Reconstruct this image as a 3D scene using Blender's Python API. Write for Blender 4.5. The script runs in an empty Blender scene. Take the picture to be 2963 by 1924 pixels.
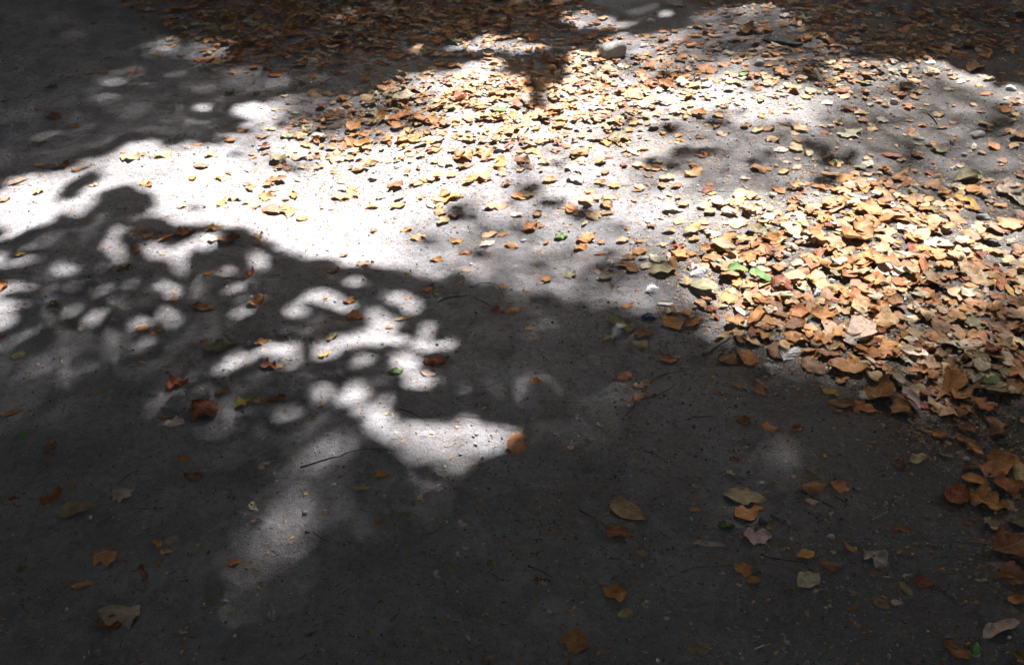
import bpy, math, random
import numpy as np
from mathutils import Vector, Matrix

# ------------------------------------------------------------------ camera, light, exposure
scene = bpy.context.scene
COL = scene.collection
CAM_H, PITCH, HFOV = 1.6, math.radians(35.0), math.radians(55.0)
SUN_EL, SUN_AZ = math.radians(58), math.radians(28)          # azimuth clockwise from straight ahead (+Y)
SUN = np.array([math.cos(SUN_EL) * math.sin(SUN_AZ), math.cos(SUN_EL) * math.cos(SUN_AZ), math.sin(SUN_EL)])

cam_d = bpy.data.cameras.new('camera'); cam = bpy.data.objects.new('camera', cam_d); COL.objects.link(cam)
cam.location = (0, 0, CAM_H); cam.rotation_euler = (math.pi / 2 - PITCH, 0, 0)
cam_d.sensor_fit = 'HORIZONTAL'; cam_d.angle = HFOV; cam_d.clip_start = .05; cam_d.clip_end = 600
scene.camera = cam

world = bpy.data.worlds.new('World'); scene.world = world; world.use_nodes = True
wn = world.node_tree; bg = wn.nodes['Background']
sky = wn.nodes.new('ShaderNodeTexSky'); sky.sky_type = 'NISHITA'; sky.sun_disc = False
sky.sun_elevation = SUN_EL; sky.sun_rotation = SUN_AZ
sky.dust_density = 7.0; sky.air_density = .7; sky.ozone_density = .3
wn.links.new(sky.outputs['Color'], bg.inputs['Color']); bg.inputs['Strength'].default_value = 0.095
sl = bpy.data.lights.new('sun', 'SUN'); sl.energy = 4.5; sl.angle = math.radians(.53); sl.color = (1, .975, .94)
so = bpy.data.objects.new('sun', sl); COL.objects.link(so)
so.rotation_euler = Vector(SUN).to_track_quat('Z', 'Y').to_euler()
scene.view_settings.view_transform = 'Standard'; scene.view_settings.look = 'None'
scene.view_settings.exposure = 2.55; scene.view_settings.gamma = 1

rng = np.random.default_rng(7)
TANH = math.tan(HFOV / 2)
cP, sP = math.cos(PITCH), math.sin(PITCH)

def ground_of(px, py, z=0.):
    """photo pixel (2963 x 1924 grid) -> point of the ground"""
    X = (np.asarray(px, float) / 1481.5 - 1) * TANH; Y = (962 - np.asarray(py, float)) / 1481.5 * TANH
    dy = cP + Y * sP; dz = -sP + Y * cP
    t = (z - CAM_H) / dz
    return X * t, dy * t

def photo_of(x, y, z=0.):
    d = y * cP - (z - CAM_H) * sP; d = np.where(np.abs(d) < 1e-6, 1e-6, d); u = y * sP + (z - CAM_H) * cP
    px = (x / d / TANH + 1) * 1481.5; py = 962 - u / d / TANH * 1481.5
    return np.where(d > .1, px, -9999), np.where(d > .1, py, -9999)

# ---- shade pattern of the canopy, traced on the ground: H = gap in the leaves, D = clump in a gap
PX, PY, PS = 988.0, 641.3, 988.0 / 2380.0
H, D = 'h', 'd'
SHADE = {
1: [
 (H, [(0,1235),(330,1240),(560,1195),(640,1165),(800,1130),(830,1085),(930,1060),(1060,1040),(1180,1060),(1240,1040),(1340,1010),(1500,980),(1610,930),(1640,870),(1740,830),(1600,790),(1590,740),(1700,690),(1900,650),(2100,640),(2390,650),(2390,1550),(0,1550)], 1.),
 (D, [(1850,640),(2390,630),(2390,940),(2240,960),(2080,930),(1960,870),(1960,780),(1880,690)], .26),
 (D, [(0,1215),(330,1235),(560,1195),(640,1165),(800,1135),(900,1140),(700,1230),(500,1290),(200,1290),(0,1270)], .5),
 (D, [(395,1410),(430,1370),(540,1305),(640,1265),(740,1265),(680,1330),(610,1385),(480,1435)], .0),
 (D, [(620,1490),(720,1420),(880,1355),(1000,1385),(1110,1425),(1060,1480),(970,1550),(600,1550)], .0),
 (H, (810,1430,45,24), .9), (H, (900,1500,45,26), .5),
 (D, (1130,1530,90,30), .3),
 (D, (1640,1080,85,32,-8), .12), (D, (1440,1005,80,34,-10), .03), (D, (1780,1120,50,28), .35), (D, (2060,1150,110,36,8), .12),
 (D, (1850,905,90,28,-8), .15), (D, (1750,1000,60,22), .4), (D, (1900,1060,70,25), .3), (D, (1360,950,60,24), .2), (D, (1200,1060,60,22,-15), .1),
 (D, (1300,1030,100,22,-12), .25),
 (H, (1390,750,75,45), .75), (H, (1500,775,36,16), .4), (H, (1430,880,60,24,-20), .3), (H, (1240,930,60,40), .28), (H, (1380,920,40,24,-20), .35),
 (H, [(1010,245),(1200,240),(1400,290),(1560,300),(1650,370),(1560,405),(1430,395),(1320,375),(1180,350),(1060,300)], .42),
 (H, (1000,435,70,18,-10), .6), (H, (880,440,80,18,-12), .3), (H, (900,520,140,22,-14), .3), (H, (770,565,130,32,-14), .4), (H, (500,600,80,28,-10), .2),
 (H, (720,670,100,22), .55), (H, (1000,640,120,34,-6), .3), (H, (1650,520,130,34,8), .42), (H, (1800,560,100,30), .32), (H, (1960,520,220,40), .14),
 (H, (130,700,180,24,-14), .15), (H, (200,790,230,16,-14), .14), (H, (920,740,60,22), .25), (H, (970,815,60,20), .25),
 (H, (420,195,80,30,-8), .14), (H, (560,150,120,16,-8), .12), (H, (800,1010,80,24,-10), .22), (H, (1130,1030,60,24,-20), .3), (H, (1160,960,60,20,-20),.25),
 (H, (1500,640,200,20), .12), (H, (120,1030,140,26,-10), .08), (H, (60,1090,70,20), .1),
 (H, (2330,170,70,34), .4), (H, (2300,215,60,14), .3),
 (D, (1750,700,180,20,-10), .4), (D, (1900,840,150,26,-6), .35), (D, (1700,890,120,20,-12), .3), (D, (1560,1000,130,22,-12), .35), (D, (1250,1085,150,18,-12), .4), (D, (2000,1080,160,22,6), .45), (D, (900,1200,120,18,-14), .5),
 (H, (1100,880,110,22,-16), .3), (H, (900,930,130,18,-14), .22), (H, (1060,1000,90,18,-14), .3), (H, (640,900,160,18,-14), .16), (H, (350,900,200,18,-12), .14), (H, (1280,850,80,26,-18), .32), (H, (760,760,120,16,-12), .2), (H, (300,1110,240,22,-6), .16), (H, (700,1090,130,20,-10), .2), (H, (1480,600,200,20,-4), .3), (H, (1250,480,120,16,-6), .25),
 ],
2: [
 (H, [(-5,650),(250,640),(330,590),(500,520),(750,500),(900,440),(1050,420),(1150,410),(1700,330),(1900,200),(2390,210),(2390,1550),(-5,1550)], 1.),
 (D, [(-5,640),(250,640),(330,600),(430,700),(350,800),(430,900),(300,960),(-5,940)], .22),
 (D, [(330,590),(500,520),(750,500),(900,450),(800,560),(600,580),(420,640)], .35),
 (D, [(-5,940),(300,960),(450,880),(800,760),(1100,640),(700,700),(400,700),(430,820)], .55),
 (D, [(1080,410),(1300,330),(1580,350),(1560,430),(1570,540),(1510,600),(1420,650),(1320,620),(1230,560),(1180,470)], .04),
 (D, (1200,500,120,60), .35), (D, (1360,740,80,55), .12), (D, (1330,660,70,40), .3),
 (D, [(1250,230),(1700,220),(1800,300),(1700,340),(1330,315)], .02),
 (H, (60,130,85,40), .4), (H, (340,50,70,24), .2), (H, (40,180,80,30), .25), (H, (1150,25,200,20), .1), (H, (600,90,140,40), .05),
 (H, [(1500,105),(1700,60),(1900,110),(2120,150),(1950,185),(1720,180),(1560,145)], .6),
 (H, (2020,30,260,18), .22), (H, (2260,90,130,30), .35), (H, (1640,40,80,24), .3),
 (H, [(860,320),(960,265),(1200,265),(1330,310),(1640,325),(1400,355),(1150,390),(900,375),(620,380),(450,400),(400,385)], .62),
 (D, [(1700,210),(2390,200),(2390,380),(1980,420),(1700,340)], .55), (D, (1950,375,130,26), .12), (D, (2080,190,190,26), .06), (D, (1790,330,60,30), .1),
 (D, [(1700,380),(2390,360),(2390,600),(2200,620),(2000,520),(1700,520)], .65), (D, (2250,520,130,50), .3),
 (D, [(400,800),(720,830),(640,900),(540,950),(380,900)], .3),
 (D, (2060,870,130,44,18), .3), (D, (2310,910,100,45), .3), (D, (2220,1160,190,45,10), .3), (D, (1250,1180,120,50), .42), (D, (1290,1350,120,70), .45),
 (D, (820,1430,90,60), .35), (D, (1020,1385,200,40), .55), (D, (800,1490,90,50), .35), (D, (1680,1490,130,45), .35), (D, (1900,1000,110,45), .55),
 (D, (1740,1300,70,36), .55), (D, (2350,1080,70,60), .35), (D, (1250,1030,320,36), .6), (D, (1600,1130,120,36), .7), (D, (1180,1500,150,50), .6), (D, (1450,1430,200,40), .7),
 (D, (2000,1400,200,60), .75), (D, (1500,1060,170,20,4), .4), (D, (900,1240,120,18,-6), .5), (D, (1560,1250,70,26,-20), .35), (D, (2050,1240,130,22,8), .35), (D, (1420,1460,60,40), .35), (D, (1180,1290,50,60), .35), (D, (930,1500,120,30,10), .3), (D, (2160,930,120,18,14), .3), (D, (2200,1300,160,60), .75),
 ],
3: [
 (H, [(-5,200),(60,90),(300,80),(450,80),(560,60),(700,110),(850,200),(830,250),(1000,300),(1050,370),(1250,410),(1500,430),(1620,430),(1800,415),(2000,500),(2390,620),(2390,1550),(-5,1550)], 1.),
 (D, [(-5,90),(300,90),(560,60),(860,200),(1050,370),(1000,440),(500,440),(-5,440)], .24),
 (H, (420,100,150,18), .7), (H, (620,100,80,30), .25), (H, (940,186,110,12), .3), (H, (2250,40,120,14,8), .12),
 (D, [(330,235),(450,290),(640,250),(900,290),(1050,370),(900,460),(400,430),(240,460),(-5,450),(-5,370),(200,385)], .13),
 (H, (190,462,90,22), .6),
 (D, [(1000,340),(1250,410),(1500,440),(1300,470),(1080,450),(800,520),(640,600),(600,500),(800,440)], .12),
 (D, [(-5,440),(200,480),(640,440),(640,560),(300,520),(-5,560)], .45),
 (D, [(900,640),(1050,470),(1250,440),(1600,440),(1700,520),(1650,640),(1500,720),(1250,720),(1000,700)], .62),
 (D, (900,560,130,40), .2), (D, (1560,600,120,40), .3),
 (D, [(1640,500),(1780,490),(1900,550),(2000,600),(2060,680),(2280,750),(2390,830),(2390,900),(2260,850),(2000,740),(1850,650),(1680,600)], .09),
 (D, (2150,660,160,18,10), .15), (D, (2250,610,140,14,8), .3), (D, (2300,800,120,14,6), .4),
 (D, [(1000,730),(1250,730),(1700,620),(2000,760),(2390,900),(2390,1200),(1900,1180),(1400,1180),(1200,1000),(950,880)], .36),
 (D, (2200,850,150,50,10), .1),
 (D, [(-5,870),(700,880),(1000,900),(1300,1100),(1400,1200),(1100,1340),(-5,1400)], .58),
 (D, (200,790,90,45), .25), (D, (190,875,160,34), .3), (D, (150,1070,150,50), .25), (D, (470,1150,100,44), .35), (D, (650,1090,140,34), .3),
 (D, (950,1030,260,40), .4), (D, (1050,1120,160,50), .22), (D, (720,880,160,26), .3), (D, (1190,1085,90,26), .16), (D, (1000,1290,150,60), .3),
 (D, [(1350,1150),(2390,1150),(2390,1550),(1950,1550),(1900,1400),(1600,1330),(1300,1330)], .32),
 (D, [(700,1400),(1300,1340),(1900,1400),(1950,1550),(700,1550)], .8),
 ],
4: [
 (H, [(-5,-5),(430,-5),(340,55),(190,95),(90,75),(-5,60)], 1.),
 (H, [(1120,-5),(2390,-5),(2390,335),(2330,320),(2260,280),(2150,270),(2060,220),(2000,190),(1900,160),(1840,110),(1700,70),(1500,75),(1360,70),(1200,70),(1150,30)], 1.),
 (D, (600,30,170,24), .03), (D, (900,10,130,20), .1),
 (H, (50,125,90,36), .6), (H, (200,205,90,28,-22), .75), (H, (30,270,60,50), .55), (H, [(-5,400),(90,400),(150,440),(60,500),(-5,540)], .8),
 (H, [(-5,560),(100,540),(230,550),(220,610),(130,660),(60,720),(-5,750)], .85), (H, (140,300,140,36,-10), .35),
 (H, (830,100,90,28,-10), .85), (H, (750,190,95,40,-22), .9), (H, (800,240,60,36), .4), (H, (560,80,70,20,-20), .3),
 (H, (1130,245,170,48,6), 1.), (H, (1300,200,110,50,-20), .75), (H, (1430,165,110,60,-20), .7), (H, (1160,330,160,26,-10), .4), (H, (1260,345,70,45), .75),
 (H, (470,325,95,48,8), .8), (H, (650,300,80,40), .35), (H, (490,437,75,40), .85), (H, (720,460,130,44,-10), .42), (H, (900,395,100,36,-12), .35),
 (H, (1130,450,85,46,-14), .7), (H, (1225,500,70,36), .45), (H, (530,585,90,45), .7), (H, (680,650,110,70,-30), .42), (H, (1030,545,80,42), .6), (H, (1160,620,75,60), .75),
 (H, (970,690,130,45,14), .8), (H, (1350,650,60,48), .6), (H, (840,780,150,60,-10), .2), (H, (1060,810,70,60,30), .75), (H, (1000,870,60,40), .45),
 (H, (1800,230,85,60), .65), (H, (1820,300,75,60), .6), (H, (1560,262,70,36), .4), (H, (1570,350,70,48,-20), .65), (H, (1650,440,130,48), .65), (H, (1910,450,50,60,20), .65),
 (H, (1680,535,80,38), .45), (H, (1690,635,100,56), .4), (H, (1400,430,90,50), .25), (H, (1800,440,60,40), .25),
 (H, (2250,550,145,50,12), 1.), (H, (2340,600,70,50), .95), (H, (2040,657,80,50), .95), (H, (2200,680,60,40), .28), (H, (2190,372,60,28), .35),
 (H, (1650,730,50,40), .5), (H, (1880,760,70,38), .5), (H, (1460,740,50,50), .25), (H, (1350,770,50,40), .25), (H, (2340,750,60,60), .28), (H, (2230,960,120,60), .55), (H, (2350,880,40,70), .85),
 (H, (1850,940,150,54,-6), .62), (H, (1600,1030,165,72,-22), .75), (H, (1950,1060,150,56,-10), .75), (H, (2030,930,60,80,20), .5), (H, (1130,990,120,36), .32), (H, (1400,970,60,50), .25),
 (H, (1340,1070,80,36), .42), (H, (1100,1180,110,90), .42), (H, (2240,1210,95,90,-30), .55), (H, (2010,1370,140,76), .5), (H, (1950,1460,150,60), .28), (H, (2150,1500,100,60), .25),
 (H, (1560,1330,90,50), .18), (H, (1300,1340,100,40), .16), (H, (2100,1130,80,50), .3),
 (H, (760,540,140,50,-14), .26), (H, (350,470,160,50,-16), .22), (H, (1280,560,110,50,-20), .22), (H, (1500,690,120,50,-10), .24), (H, (1250,720,140,50,-14), .22), (H, (1500,860,140,50,-14), .2), (H, (1750,850,150,50,-10), .24), (H, (1250,1250,160,60,-20), .22), (H, (1750,1200,160,50,-14), .26), (H, (1650,1420,180,50,-14), .2), (H, (250,210,120,40,-22), .3), (H, (2000,830,120,60,-10), .26), (H, (2150,1080,120,60,-14), .26), (H, (600,230,120,40,-20), .22),
 (H, [(100,800),(400,750),(700,840),(820,900),(760,980),(600,1080),(400,1130),(200,1120),(-5,1020),(-5,860)], .2), (H, (500,720,200,40,-24), .28), (H, (300,1250,160,60,-20), .1), (H, (40,1400,90,60), .12),
 ],
5: [
 (H, [(-5,-5),(2390,-5),(2390,650),(2100,625),(1900,595),(1750,590),(1600,560),(1500,505),(1380,505),(1250,560),(1140,560),(1110,470),(900,460),(895,410),(860,390),(720,420),(600,400),(530,360),(440,330),(330,345),(220,310),(100,315),(-5,335)], 1.),
 (D, [(420,-5),(2200,-5),(2300,640),(900,640),(600,400),(450,300)], .58),
 (D, [(1000,330),(1500,220),(2050,250),(2300,500),(2390,640),(1000,640)], .62), (D, [(1650,250),(2050,250),(2150,440),(1650,470)], .6),
 (D, (980,210,95,40), .12), (D, (1080,170,60,34), .35), (D, (1180,60,190,26,-8), .25), (D, (950,110,110,50), .5), (D, (1850,310,170,50,8), .28), (D, (2260,330,160,60,8), .25), (D, (1880,180,90,34), .35), (D, (1620,110,110,30), .5), (D, (1380,60,80,24), .4),
 (H, (90,430,85,40), .75), (H, (360,540,90,66), .62), (H, (40,600,90,56), .6), (H, (480,600,70,56), .7),
 (H, [(150,615),(250,630),(330,680),(440,700),(470,740),(330,765),(220,725),(160,690)], .9), (H, (40,700,120,30,10), .4), (H, (575,765,85,60), .9), (H, (240,830,100,72), 1.), (H, (60,875,110,72), 1.), (H, (390,840,80,60), .85), (H, (530,870,160,50,8), .85),
 (H, (740,890,75,68), 1.), (H, (640,890,90,50), .8), (H, (120,1012,100,42), .8), (H, (430,1010,145,60), 1.), (H, (600,1035,110,46), 1.), (H, (520,1150,105,90), 1.), (H, (480,1080,100,60), .95),
 (H, (270,1160,100,50), .42), (H, (740,1190,160,46,-6), .62), (H, (1060,1155,60,48), .5), (H, (100,1240,125,85,14), .9), (H, (290,1300,110,56,14), .45), (H, (645,1350,60,46), .45), (H, (900,1300,70,60), .42),
 (H, (200,1440,150,60,20), .85), (H, (300,1500,180,60,10), .9), (H, (880,1450,130,70), .75), (H, (1000,1510,170,60), .8), (H, (1190,1460,80,50), .6), (H, (560,1500,180,60), .8), (H, (720,1520,120,40), .85),
 (H, (780,600,90,30), .18), (H, (1060,740,110,70,20), .2), (H, [(980,1140),(1110,960),(1250,890),(1400,960),(1550,1060),(1850,1100),(1750,1170),(1400,1160),(1180,1060),(1060,1130)], .2),
 (H, (1340,700,90,60), .12), (H, (1020,1010,120,34), .16), (H, (1500,850,60,50), .08), (H, (1450,1490,110,50), .1), (H, (1500,700,100,50), .1), (H, (2000,1400,500,160), .06), (H, (1700,1170,300,60), .1),
 ],
6: [
 (H, [(-5,-5),(2390,-5),(2390,1330),(1900,1380),(1500,1330),(1100,1250),(800,1180),(400,960),(150,800),(150,690),(-5,660)], 1.),
 (D, [(-150,-5),(2390,-5),(2390,1550),(-150,1550)], .74),
 (D, [(-700,540),(300,540),(1200,560),(1500,420),(1900,250),(2390,250),(2390,1550),(-700,1550)], .7),
 (D, [(-700,660),(600,780),(1200,880),(1700,700),(2390,560),(2390,1550),(-700,1550)], .5),
 (D, [(-700,740),(300,780),(700,960),(1100,1080),(1500,1120),(2000,980),(2390,850),(2390,1550),(-700,1550)], .42),
 (D, [(-700,880),(300,900),(700,1060),(1100,1180),(1700,1230),(2390,1100),(2390,1550),(-700,1550)], .45),
 (D, [(-700,980),(400,960),(800,1140),(1100,1230),(1700,1290),(2390,1230),(2390,1550),(-700,1550)], .35),
 (D, (80,660,140,90), .3), (D, (700,640,500,24,4), .6), (D, (1700,480,200,60), .55), (D, (2100,450,150,60), .5),
 (H, (400,1130,500,120), .05), (H, (1100,1330,400,120), .06),
 ],
7: [
 (H, [(2390,10),(2390,270),(2200,370),(2110,500),(2130,680),(2080,800),(2000,850),(2030,960),(1900,1010),(1720,990),(1560,830),(1620,690),(1800,590),(1900,400),(2100,280),(2200,180)], .33), (H, (1800,800,170,110,-30), .33), (H, (2230,330,110,120,30), .33), (H, (2060,430,150,190,30), .33), (H, (1960,620,170,150,30), .3),
 (H, (1450,60,140,80), .2), (H, (1750,60,60,60), .2), (H, (2220,60,160,66), .3), (H, (1250,200,100,80), .04), (H, (1250,830,120,150), .07), (H, (500,870,300,100), .03), (H, (1700,1170,150,80), .2), (H, (1900,1080,150,36), .16), (H, (200,1280,200,50,-20), .03), (H, (100,960,160,70), .06), (H, (1950,1250,150,120), .1), (H, (300,340,300,80), .04),
 ],
8: [
 (H, [(160,40),(250,-5),(1230,-5),(1150,60),(960,110),(930,180),(880,185),(860,240),(720,275),(620,215),(540,175),(470,235),(400,215),(390,130),(220,85)], 1.), (D, [(100,-5),(1250,-5),(1150,60),(860,300),(400,300)], .68),
 (H, (1400,50,110,50), .1), (H, (1410,200,80,44), .14), (H, (1250,150,200,36), .28), (H, (420,330,220,28,6), .18), (H, (640,410,260,60,10), .16), (H, (100,400,90,100), .14), (H, (50,600,150,60), .12), (H, (1500,1250,500,160), .03), (H, (1750,500,400,200), .05), (H, (30,50,100,50), .3),
 ],
9: [
 (H, (900,80,700,130), .06), (H, (500,500,500,250), .03), (H, (1500,500,500,250), .02),
 ],
}
MW, MH, MQ = 741, 481, 4.0                       # mask raster: a quarter of the photo's grid

def _blur(a, s):
    p = int(4 * s) + 2
    b = np.pad(a, p, mode='edge')
    fy = np.fft.fftfreq(b.shape[0])[:, None]; fx = np.fft.rfftfreq(b.shape[1])[None, :]
    g = np.exp(-2 * (np.pi * s) ** 2 * (fx * fx + fy * fy))
    return np.fft.irfft2(np.fft.rfft2(b) * g, s=b.shape)[p:-p, p:-p]

def _inside(poly, X, Y):
    r = np.zeros(X.shape, bool); n = len(poly)
    for i in range(n):
        x0, y0 = poly[i]; x1, y1 = poly[i - 1]
        if y0 == y1: continue
        r ^= ((Y < y0) != (Y < y1)) & (X < (x1 - x0) * (Y - y0) / (y1 - y0) + x0)
    return r

def shade_masks():
    C = np.zeros((MH, MW)); S = np.ones((MH, MW))
    gx, gy = np.meshgrid((np.arange(MW) + .5) * MQ, (np.arange(MH) + .5) * MQ)
    rr = np.random.default_rng(17)
    def wob(s, amp):
        a = _blur(rr.normal(0, 1, (MH, MW)), s); return a / a.std() * amp
    sc = np.clip(.45 + gy / 1500, .45, 1.2)                  # leafy, broken outlines
    gx, gy = gx + (wob(1.8, 5) + wob(6, 3)) * sc, gy + (wob(1.8, 3.5) + wob(6, 2)) * sc
    frill = wob(2.4, .55)
    todo = [(p, kind, sh, t, kind == H and t < (.62 if p == 1 else .34)) for p in sorted(SHADE) for kind, sh, t in SHADE[p]]
    rp = np.random.default_rng(77)                           # pinholes between the leaves
    for poly, n in (([(-20,760),(500,720),(800,820),(1200,900),(1330,1020),(1350,1180),(1050,1290),(620,1240),(300,1080),(-20,960)], 300), ([(120,170),(500,140),(800,220),(790,330),(520,440),(150,430)], 90), ([(2150,40),(2800,20),(2963,120),(2700,200),(2300,200)], 60), ([(1450,900),(1900,900),(1950,1100),(1500,1200)], 40)):
        q = np.array(poly, float); a, b = rp.uniform(q[:, 0].min(), q[:, 0].max(), n), rp.uniform(q[:, 1].min(), q[:, 1].max(), n)
        for x, y in zip(a, b):
            if _inside(poly, np.array([[x]]), np.array([[y]]))[0, 0]:
                e = rp.uniform(5, 12) * (.5 + y / 1500); C[((gx - x) / e) ** 2 + ((gy - y) / (e * .6)) ** 2 < 1] = 1
    guard = None
    for late in (0, 1):                                      # crisp gaps first, then the faint ones beside them
        if late:                                             # dark flecks of single leaves, then frayed edges everywhere
            for poly, n in (([(-20,700),(500,640),(900,780),(1250,860),(1450,1000),(1450,1250),(1050,1290),(620,1240),(300,1080),(-20,960)], 380), ([(1700,30),(2400,60),(2700,200),(2963,330),(2963,620),(2500,640),(2000,620),(1700,330)], 170), ([(2500,100),(2963,150),(2963,380),(2600,260)], 60), ([(600,180),(1100,200),(1000,330),(500,420)], 40), ([(1250,480),(1900,480),(1950,800),(1300,760)], 40)):
                q = np.array(poly, float); n *= 2; a, b = rp.uniform(q[:, 0].min(), q[:, 0].max(), n), rp.uniform(q[:, 1].min(), q[:, 1].max(), n)
                for x, y in zip(a, b):
                    if _inside(poly, np.array([[x]]), np.array([[y]]))[0, 0]:
                        k = .5 + y / 1500; e = rp.uniform(7, 15) * k; an = rp.uniform(0, 3.14)
                        u = (gx - x) * math.cos(an) + (gy - y) * 1.7 * math.sin(an); v = (gy - y) * 1.7 * math.cos(an) - (gx - x) * math.sin(an)
                        C[(u / e) ** 2 + (v / e / .5) ** 2 < 1] = 0
            b = _blur(C, 1.7); C = ((b + wob(1.3, .17) + wob(3, .10) > .5) & (b > .12)).astype(float)
        if late: guard = _blur((C > .5).astype(float), 4) > .07
        for p, kind, sh, t, soft in todo:
            if soft != bool(late): continue
            ox = ((p - 1) % 3) * PX; oy = ((p - 1) // 3) * PY; ell = isinstance(sh, tuple)
            if soft: t *= (.62, .8, .6, .52, .5, .3, .55, .35, .35)[p - 1]
            elif kind == D and t >= .05: t **= 1.12
            if ell:
                cx, cy, rx, ry = sh[:4]; an = math.radians(sh[4] if len(sh) > 4 else 0)
                cx = cx * PS + ox; cy = cy * PS + oy; rx *= PS; ry *= PS
                if kind == H and not soft:                   # a dim round spot is a hole smaller than the sun's image
                    k = max(t, .38) ** .5 * 1.0; rx *= k; ry *= k
                u = (gx - cx) * math.cos(an) + (gy - cy) * math.sin(an); v = -(gx - cx) * math.sin(an) + (gy - cy) * math.cos(an)
                q = (u / rx) ** 2 + (v / ry) ** 2
                m = q < 1; big = (u / (rx + 46)) ** 2 + (v / (ry + 40)) ** 2 < 1
            else:
                m = _inside([(x * PS + ox, y * PS + oy) for x, y in sh], gx, gy)
                if soft: big = _blur(m.astype(float), 9) > .03
            if soft:
                new = big & (C == 0) & ~guard; C[new] = 1; S[new] = 0
                mm = m & ~guard; S[mm] = np.maximum(S[mm], t)
            elif kind == H:
                C[m] = 1
                S[m] = 1 if (ell or t > .95) else t
            elif t < .05: C[m] = 0
            elif ell and t < .42 and p != 6:                 # a leafy twig's shadow inside the sunny patch
                C[q < (1 - t) * .5 * (1 + 1.1 * frill)] = 0; mm = q < 1.35 * (1 + .5 * frill); S[mm] = np.minimum(S[mm], t ** .7)
            elif p == 6 or (p == 5 and len(sh) < 8 and not ell): S[m] *= t
            else: S[m] = np.minimum(S[m], t)
    w = _blur(C, 4) + 1e-4
    return C, np.clip(_blur(S * C, 4) / w, .005, 1)

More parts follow.
